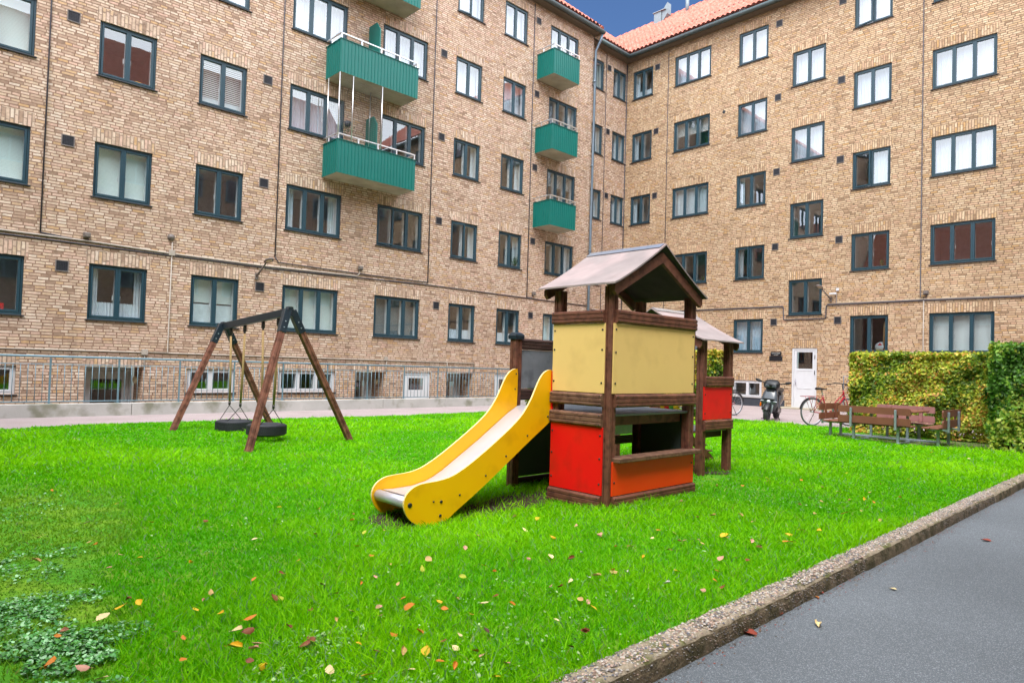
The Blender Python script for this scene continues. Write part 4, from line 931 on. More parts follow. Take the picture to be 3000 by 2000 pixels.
def leg(top, foot, w_=.085):
    d = foot-top; a = d.normalized(); s_ = a.cross(bx).normalized(); b = s_.cross(a).normalized(); L_ = d.length
    Mx = Matrix(((s_.x, b.x, a.x, top.x), (s_.y, b.y, a.y, top.y), (s_.z, b.z, a.z, top.z), (0, 0, 0, 1)))
    lg = obj('leg', MB().prism([(x-w_/2, y-w_/2) for x, y in post_poly(0, 0, w_)], 'z', .30, L_, M=Mx), 'wood_swing', SW, True)
    cp = MB().box((-w_/2-.006, -w_/2-.006, .02), (w_/2+.006, w_/2+.006, .36), 0, Mx, .004)
    obj('corner_sleeve', cp, 'blue_black', lg, True)
    q = MB()
    for z in (.2, .29): q.disc(Mx @ Vector((0, -w_/2-.007, z)), Mx.to_3x3() @ Vector((0, -1, 0)), .009, .006); 
    obj('bolts', q, 'galv', lg, True)
    return lg
for (T, feet) in ((A0, F2), (B0, G2)):
    cen = (feet[0]+feet[1])/2
    for f in feet:
        dirn = (f-cen); dirn.z = 0; dirn.normalize(); leg(T+dirn*.03+Vector((0, 0, -.02)), f)
    dn = (feet[1]-feet[0]); dn.z = 0; dn.normalize()
    q = MB(); Mx = Matrix(((dn.x, bx.x, 0, T.x), (dn.y, bx.y, 0, T.y), (0, 0, 1, T.z), (0, 0, 0, 1)))
    q.prism([(-.075, -.13), (-.035, .012), (.035, .012), (.075, -.13), (0, -.12)], 'y', -.055, .055, M=Mx); obj('apex_bracket', q, 'blue_black', SW, True)
# tyre swings
def tyre_swing(t_a, t_b, zb, label, rot):
    pa, pb = A0+bx*t_a, A0+bx*t_b; mid = (pa+pb)/2
    root = empty('tyre_swing', (mid.x, mid.y, zb), 0, label, 'swing', 'tyre swings hanging from the beam')
    rad, tw = .272, .085; prof = []
    for k in range(28):
        t = 2*math.pi*k/28; c, s_ = math.cos(t), math.sin(t)
        rr = .07*(abs(c)**.55)*(1 if c > 0 else -1); zz = tw*(abs(s_)**.5)*(1 if s_ > 0 else -1); prof.append((rad-.07+rr, zz+tw))
    prof.append(prof[0]); mb = MB().lathe(prof, n=44, smooth=True)
    Mx = Matrix.Translation((0, 0, 0)) @ Matrix.Rotation(R(rot), 4, 'X')
    mb.v = [tuple(Mx @ Vector(p)) for p in mb.v]; ty = obj('tyre', mb, 'rubber', root)
    tr = MB()      # tread: grooves show as ribs with lateral sipes
    for k in range(72):
        a = 2*math.pi*k/72
        for z0, z1, da in ((.022, .056, .02), (.062, .108, -.02), (.114, .148, .02)):
            vs = []
            for z, dd in ((z0, 0), (z1, da)):
                for aa in (a+dd, a+dd+.062): vs += [(math.cos(aa)*(rad-.003), math.sin(aa)*(rad-.003), z), (math.cos(aa)*(rad+.005), math.sin(aa)*(rad+.005), z)]
            vs = [Mx @ Vector(p) for p in vs]; tr.add(vs, [(1, 3, 7, 5), (0, 1, 5, 4), (2, 6, 7, 3), (0, 2, 3, 1), (4, 5, 7, 6)])
    obj('tread', tr, 'rubber', ty)
    for p, sg in ((pa, 1), (pb, -1)):
        top = p-mid; top = Vector((top.x, top.y, p.z-zb-.12)); d = (pb-pa); d.z = 0; d.normalize(); d = -d if sg == 1 else d
        low = Vector((d.x*-.0, d.y*-.0, 0)); hor = Vector((top.x, top.y, 0)); bot = hor.normalized()*(hor.length-.06); bot.z = .43-.01
        hk = MB().box((-.022, -.022, -.10), (.022, .022, .0), 0, Matrix.Translation(top), .005); hk.tube([top+Vector((0, 0, -.09)), top+Vector((0, 0, -.15))], .014, 8); obj('hanger', hk, 'bolt', root)
        rp_ = obj('rope', MB().tube([top+Vector((0, 0, -.13)), (top+Vector((0, 0, -.13))).lerp(bot, .5)+Vector((.004, 0, 0)), bot], .0165, 8), 'rope', root)
        sh = MB(); q = hor.normalized(); s2 = Vector((-q.y, q.x, 0))
        for k in (-1, 1):
            e = q*.16+s2*(.165*k)+Vector((0, 0, .165)); sh.tube([bot+Vector((0, 0, .0)), bot+Vector((0, 0, -.03)), e, e+Vector((0, 0, -.03))], .006, 6)
        sh.tube([bot+Vector((0, 0, .03)), bot+Vector((0, 0, -.025))], .018, 8); obj('shackle', sh, 'bolt', root)
kf = .955
tyre_swing(.34, .875, .10, 'black tyre swing nearer the camera, partly behind the front timber leg', 0)
tyre_swing(1.57, 2.145, .055, 'black tyre swing hanging in the far left bay, clear of the legs', 0)

# ------------------------------------------------------------ picnic set
PS = empty('picnic_set', lw_(9.30, .70), TH, 'low brown picnic table with four slatted benches on one galvanised frame', 'picnic table')
def bench(cx, cy, rot, L_, m):
    """bench facing +x of its own frame (towards the table); origin at backrest line"""
    Mx = Matrix.Translation((cx, cy, 0)) @ Matrix.Rotation(rot, 4, 'Z')
    s = MB().box((.02, -L_/2, .315), (.15, L_/2, .342), 0, Mx, .006).box((.165, -L_/2, .315), (.29, L_/2, .342), 0, Mx, .006)
    B = obj('bench', s, m, PS)
    bk = MB()
    for z0, z1 in ((.345, .475), (.53, .655)):
        e = .03; pl = [(-L_/2, z0), (L_/2, z0), (L_/2, z1-e), (L_/2-e*.3, z1-e*.3), (L_/2-e, z1), (-L_/2+e, z1), (-L_/2+e*.3, z1-e*.3), (-L_/2, z1-e)]
        bk.prism([(p[0], p[1]) for p in pl], 'x', -.055, -.03, M=Mx)
    obj('backrest', bk, m, B)
    for y in (-L_/2+.24, L_/2-.24):
        q = MB().box((-.095, y-.018, .26), (-.06, y+.018, .62), 0, Mx, .003).box((-.06, y-.018, .28), (.25, y+.018, .313), 0, Mx, .003).box((.06, y-.022, -.01), (.105, y+.022, .28), 0, Mx, .003)
        obj('leg', q, 'galv', B)
        obj('bracket', MB().box((-.029, y-.03, .35), (-.004, y+.03, .64), 0, Mx, .003), m, B)
    return B
bench(-.66, .05, 0, 1.25, 'wood_bench'); bench(.80, -.03, math.pi, 1.05, 'wood_bench_pale'); bench(-.02, -1.0, R(90), 1.14, 'wood_bench'); bench(-.08, 1.04, R(-90), 1.0, 'wood_bench')
tt = MB()
for i in range(5): tt.box((-.22+i*.152, -.54, .565), (-.075+i*.152, .50, .592), 0, None, .005)
TT = obj('table_top', tt, 'wood_bench', PS)
for y in (-.32, .32): obj('table_leg', MB().box((-.02, y-.022, .0), (.02, y+.022, .564), 0, None, .003).box((-.25, y-.02, .53), (.25, y+.02, .563), 0, None, .003), 'galv', TT)
fr = MB()
for y in (-.36, .36): fr.box((-.66, y-.022, .0), (.66, y+.022, .035), 0, None, .003)
for x in (-.03, .02): fr.box((x-.02, -.86, .036), (x+.02, .86, .07), 0, None, .003)
obj('ground_frame', fr, 'galv', PS)

# ------------------------------------------------------------ scooter
def gdir(dx, dy): return math.atan2(dy, dx)
SC = empty('scooter', (6.33, 17.5, 0), gdir(-.52, -.854), 'dark grey motor scooter parked beside the white door', 'scooter')
def ring(mb, c, R0, r, n=28, k=8, mi=0, axis='y'):
    pts = [(c[0]+R0*math.cos(2*math.pi*j/n), c[1], c[2]+R0*math.sin(2*math.pi*j/n)) for j in range(n)]; mb.tube(pts, r, k, mi, closed=True)
def loft(mb, secs, mi=0, n=16, sq=.7):
    """secs: (x, z, half_width, half_height) ellipse-like sections stacked along x"""
    vs = []
    for x, z, a, b, lean in secs:
        for j in range(n):
            t = 2*math.pi*j/n; c, s_ = math.cos(t), math.sin(t); vs.append((x+lean*s_*b, a*abs(c)**sq*(1 if c > 0 else -1), z+b*abs(s_)**sq*(1 if s_ > 0 else -1)))
    m = len(secs); mb.add(vs, [(i*n+j, i*n+(j+1) % n, (i+1)*n+(j+1) % n, (i+1)*n+j) for i in range(m-1) for j in range(n)]+[tuple(range(n))[::-1], tuple((m-1)*n+j for j in range(n))], mi, True)
# front wheel centre at x=+.5 ; scooter length 1.75
def loftz(mb, secs, mi=0, n=18, sq=.75):
    """sections stacked in z: (z, x, half_x, half_y)"""
    vs = []
    for z, x, a, b in secs:
        for j in range(n):
            t = 2*math.pi*j/n; c, s_ = math.cos(t), math.sin(t); vs.append((x+a*abs(c)**sq*(1 if c > 0 else -1), b*abs(s_)**sq*(1 if s_ > 0 else -1), z))
    m = len(secs); mb.add(vs, [(i*n+j, i*n+(j+1) % n, (i+1)*n+(j+1) % n, (i+1)*n+j) for i in range(m-1) for j in range(n)]+[tuple(range(n))[::-1], tuple((m-1)*n+j for j in range(n))], mi, True)
for x in (.55, -.70):
    mb = MB(); ring(mb, (x, 0, .235), .175, .058, 30, 10); wh = obj('wheel', mb, 'tyre', SC)
    q = MB(); ring(q, (x, 0, .235), .128, .014)
    for k in range(5):
        t = 2*math.pi*k/5+.3; q.tube([(x, 0, .235), (x+.125*math.cos(t), 0, .235+.125*math.sin(t))], [.025, .012], 6)
    q.tube([(x, -.06, .235), (x, .06, .235)], .03, 10); obj('rim', q, 'scoot_black', wh)
fd = MB()     # front mudguard
vs = []
for i in range(13):
    t = R(20+i*12); 
    for y, rr in ((-.07, .235), (-.05, .262), (0, .272), (.05, .262), (.07, .235)): vs.append((.55+rr*math.cos(t), y, .235+rr*math.sin(t)))
fd.add(vs, [(i*5+j, i*5+j+1, (i+1)*5+j+1, (i+1)*5+j) for i in range(12) for j in range(4)], 0, True); obj('front_mudguard', fd, 'scoot_black', SC)
fk = MB()
for y in (-.09, .09): fk.tube([(.55, y, .235), (.47, y, .50), (.43, y*.7, .62)], [.022, .026, .026], 8)
obj('fork', fk, 'galv', SC)
sh_ = MB(); loftz(sh_, [(.33, .36, .04, .13), (.42, .40, .08, .19), (.52, .44, .10, .20), (.62, .42, .10, .19), (.74, .37, .09, .165), (.84, .33, .085, .14), (.90, .30, .07, .11)]); FS = obj('front_shield', sh_, 'scoot_grey', SC)
obj('shield_grille', MB().box((.50, -.13, .585), (.545, .13, .63), 0, None, .012).box((.41, -.09, .80), (.43, .09, .845), 0, None, .01), 'scoot_black', FS)
obj('position_lamp', MB().lathe([(0, .02), (.03, .018), (.045, 0)], n=14, M=Matrix.Translation((.535, 0, .545)) @ Matrix.Rotation(R(90), 4, 'Y')), 'lens', FS)
for y in (-.15, .15): obj('side_light', MB().box((.51, y-.04, .545), (.535, y+.04, .565), 0, None, .008), 'lens', FS)
obj('indicator', MB().box((.44, -.20, .38), (.50, -.165, .50), 0, None, .012), 'orange_lens', FS)
SC.rotation_euler[0] = R(-5); SC.scale = (.95, 1.08, .93)
obj('leg_shield', MB().box((.20, -.19, .24), (.33, .19, .80), 0, None, .05), 'scoot_black', SC)
hd = MB(); loftz(hd, [(.86, .30, .08, .10), (.92, .33, .13, .17), (.99, .33, .15, .19), (1.06, .31, .14, .18), (1.12, .27, .10, .14), (1.15, .24, .05, .08)]); HD = obj('headset', hd, 'scoot_black', SC)
obj('headlamp', MB().box((.445, -.13, .93), (.475, -.02, 1.01), 0, Matrix.Rotation(R(0), 4, 'Z'), .015).box((.445, .02, .93), (.475, .13, 1.01), 0, None, .015), 'scoot_grey', HD)
hb_ = MB()
for s_ in (-1, 1): hb_.tube([(.24, s_*.1, 1.03), (.20, s_*.26, 1.06), (.17, s_*.36, 1.07)], [.018, .018, .02], 8)
obj('handlebar', hb_, 'scoot_black', SC)
for s_ in (-1, 1):
    q = MB().tube([(.21, s_*.24, 1.06), (.23, s_*.30, 1.10)], .006, 6); q.lathe([(0, .02), (.03, .018), (.055, 0), (.04, -.012), (0, -.015)], n=14, M=Matrix.Translation((.22, s_*.34, 1.09)) @ Matrix.Rotation(R(20*s_), 4, 'X') @ Matrix.Rotation(R(90), 4, 'Y') @ Matrix.Diagonal((.7, 1.5, 1, 1))); obj('mirror', q, 'scoot_black', SC)
bd2 = MB(); loft(bd2, [(.36, .36, .15, .10, 0), (.15, .30, .16, .06, 0), (-.10, .32, .17, .09, 0), (-.20, .50, .15, .20, 0), (-.45, .60, .16, .17, 0), (-.75, .66, .13, .12, 0), (-1.0, .72, .06, .05, 0)]); obj('body', bd2, 'scoot_grey', SC)
st = MB(); loft(st, [(-.10, .80, .08, .03, 0), (-.25, .82, .14, .05, 0), (-.55, .82, .14, .05, 0), (-.85, .86, .10, .05, 0), (-.98, .88, .04, .03, 0)]); obj('seat', st, 'scoot_black', SC)
obj('engine', MB().box((-.78, -.14, .16), (-.35, .10, .36), 0, None, .04), 'scoot_black', SC)
obj('centre_stand', MB().tube([(-.15, -.12, .25), (-.22, -.22, .0), (-.22, -.26, .0)], .012, 6).tube([(-.15, .1, .25), (-.2, .18, .0)], .012, 6), 'scoot_black', SC)

# ------------------------------------------------------------ bicycles
def bicycle(loc, rz, label, frame_m, basket=False, size=1.0):
    B = empty('bicycle', loc, rz, label, 'bicycle'); rw = .335
    for x in (0, 1.06):
        mb = MB(); ring(mb, (x, 0, rw), rw-.018, .019, 40, 8); wh = obj('wheel', mb, 'tire_grey', B)
        q = MB(); ring(q, (x, 0, rw), rw-.038, .009, 40, 6)
        for k in range(20):
            t = 2*math.pi*k/20; q.tube([(x+.02*math.cos(t+.8), .02*(1 if k % 2 else -1), rw+.02*math.sin(t+.8)), (x+(rw-.042)*math.cos(t), 0, rw+(rw-.042)*math.sin(t))], .0016, 3, smooth=False)
        q.tube([(x, -.045, rw), (x, .045, rw)], .02, 8); obj('rim', q, 'steel', wh)
    f = MB(); bb = (.44, 0, .28); st_ = (.30, 0, .72); hdt = (.90, 0, .86); hdb = (.94, 0, .70)
    f.tube([bb, st_], .017, 8); f.tube([bb, (.70, 0, .42), hdb], [.024, .026, .026], 8); f.tube([hdt, hdb], .02, 8); f.tube([(.36, 0, .52), (.62, 0, .52), (.915, 0, .78)], .014, 8)
    for y in (-.05, .05): f.tube([(0, y, rw), bb], .010, 6); f.tube([(0, y, rw), (.31, y*.3, .68)], .008, 6); f.tube([hdb, (.97, y, .6), (1.06, y, rw)], .012, 6)
    obj('frame', f, frame_m, B)
    s_ = MB().tube([st_, (.27, 0, .86)], .013, 8); obj('seat_post', s_, 'steel', B)
    q = MB(); loft(q, [(.14, .885, .085, .028, 0), (.20, .885, .08, .028, 0), (.30, .88, .045, .022, 0), (.40, .875, .022, .016, 0)]); obj('saddle', q, 'scoot_black', B)
    q = MB().tube([hdt, (.87, 0, 1.0), (.93, 0, 1.02)], .012, 8).tube([(.78, -.29, 1.0), (.88, -.24, 1.03), (.94, -.1, 1.02), (.94, .1, 1.02), (.88, .24, 1.03), (.78, .29, 1.0)], .012, 8); q.tube([(.78, -.29, 1.0), (.68, -.30, .99)], .017, 8).tube([(.78, .29, 1.0), (.68, .30, .99)], .017, 8); obj('handlebar', q, 'scoot_black', B)
    q = MB().tube([(.25, -.05, .70), (-.30, -.06, .70), (-.30, .06, .70), (.25, .05, .70)], .007, 6)
    for x in (-.2, -.05, .1): q.tube([(x, -.055, .70), (x, .055, .70)], .005, 5)
    for y in (-.06, .06): q.tube([(0, y, rw), (-.16, y, .70)], .006, 5); q.tube([(0, y, rw), (.08, y, .70)], .006, 5)
    obj('luggage_rack', q, frame_m if not basket else 'scoot_black', B)
    mg = MB(); vs = []
    for i in range(15):
        t = R(10+i*11)
        for y in (-.028, 0, .028): vs.append((-(rw+.02)*math.cos(t), y, rw+(rw+.02-(abs(y)*.3))*math.sin(t)))
    mg.add(vs, [(i*3+j, i*3+j+1, (i+1)*3+j+1, (i+1)*3+j) for i in range(14) for j in range(2)], 0, True); obj('mudguard', mg, 'scoot_black', B)
    q = MB(); ring(q, (.44, -.06, .28), .09, .005, 24, 5); q.tube([(.44, -.07, .28), (.56, -.09, .16)], .009, 6).tube([(.44, .07, .28), (.32, .09, .40)], .009, 6); q.box((.53, -.17, .15), (.60, -.09, .17), 0, None, .004).box((.29, .09, .39), (.36, .17, .41), 0, None, .004); obj('crankset', q, 'bolt', B)
    obj('kickstand', MB().tube([(.10, .05, .30), (.02, .16, .0)], .008, 6), 'bolt', B)
    if basket:
        q = MB()
        for z in (.72, .82, .92): q.tube([(-.30, -.15, z), (.08, -.15, z), (.08, .15, z), (-.30, .15, z), (-.30, -.15, z)], .004, 4)
        for i in range(10):
            x = -.30+i*.042; 
            for y in (-.15, .15): q.tube([(x, y, .71), (x, y, .92)], .003, 4)
        for i in range(7):
            y = -.15+i*.05
            for x in (-.30, .08): q.tube([(x, y, .71), (x, y, .92)], .003, 4)
            q.tube([(-.30, y, .71), (.08, y, .71)], .003, 4)
        obj('basket', q, 'scoot_black', B)
    return B
bicycle((6.76, 15.95, 0), gdir(.95, .30), 'red bicycle with rear rack half hidden behind the hedge end', 'bike_red')
bicycle((5.82, 19.0, 0), gdir(-.86, -.40), 'bicycle with black wire basket standing behind the play tower', 'bike_red', True)

# steel bars by the hedge, wall sign, wall lamps
hr = empty('handrail', wp('R', 9.83, 0, .6), 0, 'plain galvanised tubular handrail beside the red bicycle', 'handrail')
obj('rail_frame', MB().tube([wp('R', 9.83, 0, .6), wp('R', 9.83, 1.2, .6), wp('R', 10.9, 1.2, .6), wp('R', 10.9, 0, .6)], .02, 8).tube([wp('R', 9.95, .1, .6), wp('R', 9.95, 1.05, .6), wp('R', 10.8, 1.05, .6)], .012, 6), 'galv', hr, True)
FONT = None
def text(s, loc_t, z, size, w, off, parent, m, name='lettering', align='CENTER'):
    cu = bpy.data.curves.new(name, 'FONT'); cu.body = s; cu.size = size; cu.align_x = align; cu.extrude = .001
    tmp = bpy.data.objects.new('tmp', cu); COL.objects.link(tmp)
    dg = bpy.context.evaluated_depsgraph_get(); dg.update(); me = bpy.data.meshes.new_from_object(tmp.evaluated_get(dg)); COL.objects.unlink(tmp); bpy.data.objects.remove(tmp)
    P, u, n = FR[w]
    # text x runs to the viewer's right: +u on the right wing
    Mx = Matrix(((u.x, 0, n.x, 0), (u.y, 0, n.y, 0), (0, 1, 0, 0), (0, 0, 0, 1))); p = P+u*loc_t+n*off; p.z = z
    me.transform(Matrix.Translation(p-WO[parent.name]) @ Mx); me.materials.clear(); me.materials.append(MATS[m])
    o = bpy.data.objects.new(name, me); COL.objects.link(o); o.parent = parent
M = WM('R')
for nm, a, b, z0, z1, lb in (('sign', 6.99, 7.40, 1.885, 2.035, 'upper black sign with white lettering left of the white door'), ('sign', 6.94, 7.44, 1.69, 1.875, 'lower plain black plaque below the lettered sign')):
    e = empty(nm, wp('R', (a+b)/2, z0, 0), 0, lb, 'sign'); pl = obj('plate', MB().box((a, .003, z0), (b, .018, z1), 0, M, .003), 'sign_black', e, True)
    if z0 > 1.8: text('Gammel Garden', 7.195, 1.965, .048, 'R', .0195, pl, 'sign_ink'); text('• Kardlugd •', 7.195, 1.905, .036, 'R', .0195, pl, 'sign_ink')
    else:
        q = MB()
        for t in (a+.02, b-.02):
            for z in (z0+.02, z1-.02): q.disc(M @ Vector((t, .018, z)), M.to_3x3() @ Vector((0, 1, 0)), .006, .003)
        obj('screws', q, 'galv', pl, True)
def wall_lamp(w, t, z, dt, label):
    M = WM(w); e = empty('wall_lamp', wp(w, t, z, 0), 0, label, 'lamp')
    obj('bracket', MB().box((t-.04, .0, z-.10), (t+.04, .05, z+.08), 0, M, .01).tube([M @ Vector((t, .05, z)), M @ Vector((t+dt*.4, .25, z+.12)), M @ Vector((t+dt, .55, z+.30))], [.035, .024, .022], 8), 'lamp_grey', e, True)
    q = MB(); vs = []; hx, hy = .10, .21
    Mh = M @ Matrix.Translation((t+dt*1.15, .72, z+.36)) @ Matrix.Rotation(R(10), 4, 'X')
    q.lathe([(0, .045), (.5, .04), (.85, .02), (1.0, -.01), (.97, -.03), (0, -.03)], n=22, M=Mh @ Matrix.Diagonal((hx, hy, 1, 1))); h = obj('lamp_head', q, 'lamp_grey', e, True)
    obj('diffuser', MB().lathe([(0, -.032), (.6, -.032), (.62, -.03)], n=18, M=Mh @ Matrix.Diagonal((hx, hy, 1, 1))), 'cream_plastic', h, True)
wall_lamp('L', 16.48, 3.42, -.02, 'grey wall lamp on a bent arm on the left wing above a vent grille')
wall_lamp('R', 9.14, 3.88, -.10, 'grey wall lamp on a short arm beside the low stair window')
e = empty('security_camera', wp('R', 9.38, 4.1, 0), 0, 'small white camera on the brick wall right of the stair window', 'camera')
obj('body', MB().box((9.33, .02, 4.14), (9.42, .08, 4.24), 0, M, .01).box((9.12, .06, 4.02), (9.36, .13, 4.08), 0, M, .01), 'white_paint', e, True)
obj('arm', MB().tube([wp('R', 9.33, 3.7, .02), wp('R', 9.33, 4.05, .02), wp('R', 9.3, 4.05, .08)], .014, 6), 'white_paint', e, True)

# ------------------------------------------------------------ things seen at the windows
def pot_plant(w, t, z, kind, label, off=-.19, s=1.0, pm='white_paint'):
    e = empty('potted_plant', wp(w, t, z, off), 0, label, 'plant'); b = Vector(wp(w, t, z, off))
    mb = MB().lathe([(0, 0), (.05*s, 0), (.065*s, .10*s), (.072*s, .10*s), (.068*s, .09*s), (0, .088*s)], c=tuple(b), n=14); obj('pot', mb, pm, e, True)
    q = MB(); rg = random.Random(int(t*100))
    for i in range(16 if kind == 'blade' else 46):
        a = rg.random()*6.28; h = rg.uniform(.12, .34)*s; l = rg.uniform(.02, .09)*s; d = Vector((math.cos(a), math.sin(a), 0)); p0 = b+Vector((0, 0, .08*s)); p1 = p0+d*l*.5+Vector((0, 0, h*.6)); p2 = p0+d*l*1.6+Vector((0, 0, h)); sd_ = Vector((-d.y, d.x, 0))*(.012 if kind == 'blade' else .022)*s
        if kind == 'blade': q.add([p0-sd_, p0+sd_, p1+sd_, p1-sd_, p2], [(0, 1, 2, 3), (3, 2, 4)])
        else: q.add([p2-sd_, p2-d*.03*s, p2+sd_, p2+d*.03*s+Vector((0, 0, -.02))], [(0, 1, 2, 3)]); q.tube([p0, p2], .002, 3, smooth=False)
    obj('foliage', q, 'plant_green', e, True)
pot_plant('R', 3.98, WZ0+HF+.01, 'blade', 'spiky green pot plant at the window just right of the large play roof', pm='plinth_black')
pot_plant('R', 10.72, WZ0+HF+.01, 'leafy', 'white flowering pot plant on the sill of the window above the red bicycle', s=.8)
pot_plant('L', 4.9, WZ0+HF+.01, 'leafy', 'green plant behind the three part window under the lowest small balcony', s=1.1)
pot_plant('R', 4.0, WZ0+HF*3+.01, 'leafy', 'small leafy plant in the striped blind window high on the right wing', s=.9)
pot_plant('L', 6.9, WZ0+HF+.01, 'leafy', 'leafy house plant at the two part window right of the lowest cable drop', s=1.1, pm='terracotta')
e = empty('basket', wp('L', 22.0, WZ0+.0, -.2), 0, 'red plastic basket on the sill at the far left window', 'basket'); mb = MB(); M = WM('L')
for z in (0, .05, .10, .15, .19): mb.box((21.75, -.30, WZ0+.012+z), (22.25, -.285, WZ0+.042+z), 0, M); mb.box((21.75, -.14, WZ0+.012+z), (22.25, -.125, WZ0+.042+z), 0, M)
for i in range(9): x = 21.75+i*.061; mb.box((x, -.30, WZ0+.01), (x+.02, -.29, WZ0+.21), 0, M); mb.box((x, -.135, WZ0+.01), (x+.02, -.12, WZ0+.21), 0, M)
obj('basket_side', mb, 'basket_red', e, True)
e = empty('bowl', wp('L', 19.42, WZ0+2*HF, -.2), 0, 'ochre bowl behind the clear upper left window', 'bowl')
mat('ochre', s2l((196, 140, 40)), .5); obj('bowl_body', MB().lathe([(0, 0), (.09, .01), (.13, .08), (.125, .13), (.11, .13), (.1, .03), (0, .02)], c=tuple(Vector(wp('L', 19.42, WZ0+2*HF+.01, -.25))), n=20), 'ochre', e, True)
e = empty('hanging_plant', wp('L', 14.05, 8.1, .1), 0, 'green trailing plant in a dark pot on the netted balcony wall', 'plant'); q = MB(); b = Vector(wp('L', 14.05, 8.1, .14)); rg = random.Random(5)
for i in range(90):
    p = b+Vector((rg.gauss(0, .09), rg.gauss(0, .07), rg.uniform(-.28, .10))); s_ = .03; d = Vector((rg.uniform(-1, 1), rg.uniform(-1, 1), rg.uniform(-1, .3))).normalized()*s_; f_ = d.cross(Vector((0, 0, 1))).normalized()*s_*.5; q.add([p-d, p+f_, p+d, p-f_], [(0, 1, 2, 3)])
obj('foliage', q, 'plant_green', e, True); obj('pot', MB().lathe([(0, -.02), (.08, 0), (.11, .12), (0, .1)], c=tuple(b), n=12), 'plinth_black', e, True)
e = empty('pendant_lamp', wp('R', 10.2, WZ0+HF+1.3, -.8), 0, 'white cone lamp hanging in the room above the red bicycle', 'lamp')
obj('shade', MB().lathe([(.02, .13), (.15, 0), (.145, 0)], c=tuple(Vector(wp('R', 10.25, WZ0+HF+.75, -.6))), n=18), 'white_paint', e, True); obj('flex', MB().tube([wp('R', 10.25, WZ0+HF+.87, -.6), wp('R', 10.25, WZ0+HF+1.5, -.6)], .006, 5), 'scoot_black', e, True)
# parcels and bags piled at a ground-floor window
e = empty('bag_pile', wp('R', 10.6, WZ0, -.3), 0, 'white carrier bag with a red cross standing on yellow cloth at the window', 'bag'); b = Vector(wp('R', 10.67, WZ0+.10, -.3))
mb = MB(); M = WM('R')
vs = []
for i in range(9):
    for j in range(14):
        ph = math.pi*i/8; th = 2*math.pi*j/14; r_ = 1+.12*math.sin(3*th+i); vs.append(b+FR['R'][1]*(.17*r_*math.sin(ph)*math.cos(th))+FR['R'][2]*(.09*r_*math.sin(ph)*math.sin(th))+Vector((0, 0, .13+.14*math.cos(ph)+.02*math.sin(4*th))))
mb.add(vs, [(i*14+j, i*14+(j+1) % 14, (i+1)*14+(j+1) % 14, (i+1)*14+j) for i in range(8) for j in range(14)], 0, True); obj('bag_body', mb, 'white_paint', e, True)
obj('red_cross', MB().box((10.62, -.215, WZ0+.27), (10.74, -.205, WZ0+.31), 0, M).box((10.66, -.222, WZ0+.23), (10.70, -.216, WZ0+.35), 0, M), 'basket_red', e, True)
obj('yellow_cloth', MB().box((10.45, -.36, WZ0+.0), (10.9, -.17, WZ0+.09), 0, M, .03), 'toy_yellow', e, True)
e = empty('cardboard_tube', wp('R', 10.86, WZ0, -.3), 0, 'tall cardboard tubes leaning inside the ground floor window', 'tube', )
mat('cardboard', s2l((170, 130, 90)), .8); obj('tube_body', MB().tube([wp('R', 10.90, WZ0, -.25), wp('R', 10.92, WZ0+1.0, -.25)], .035, 10).tube([wp('R', 10.78, WZ0, -.27), wp('R', 10.80, WZ0+1.05, -.27)], .03, 10), 'cardboard', e, True)
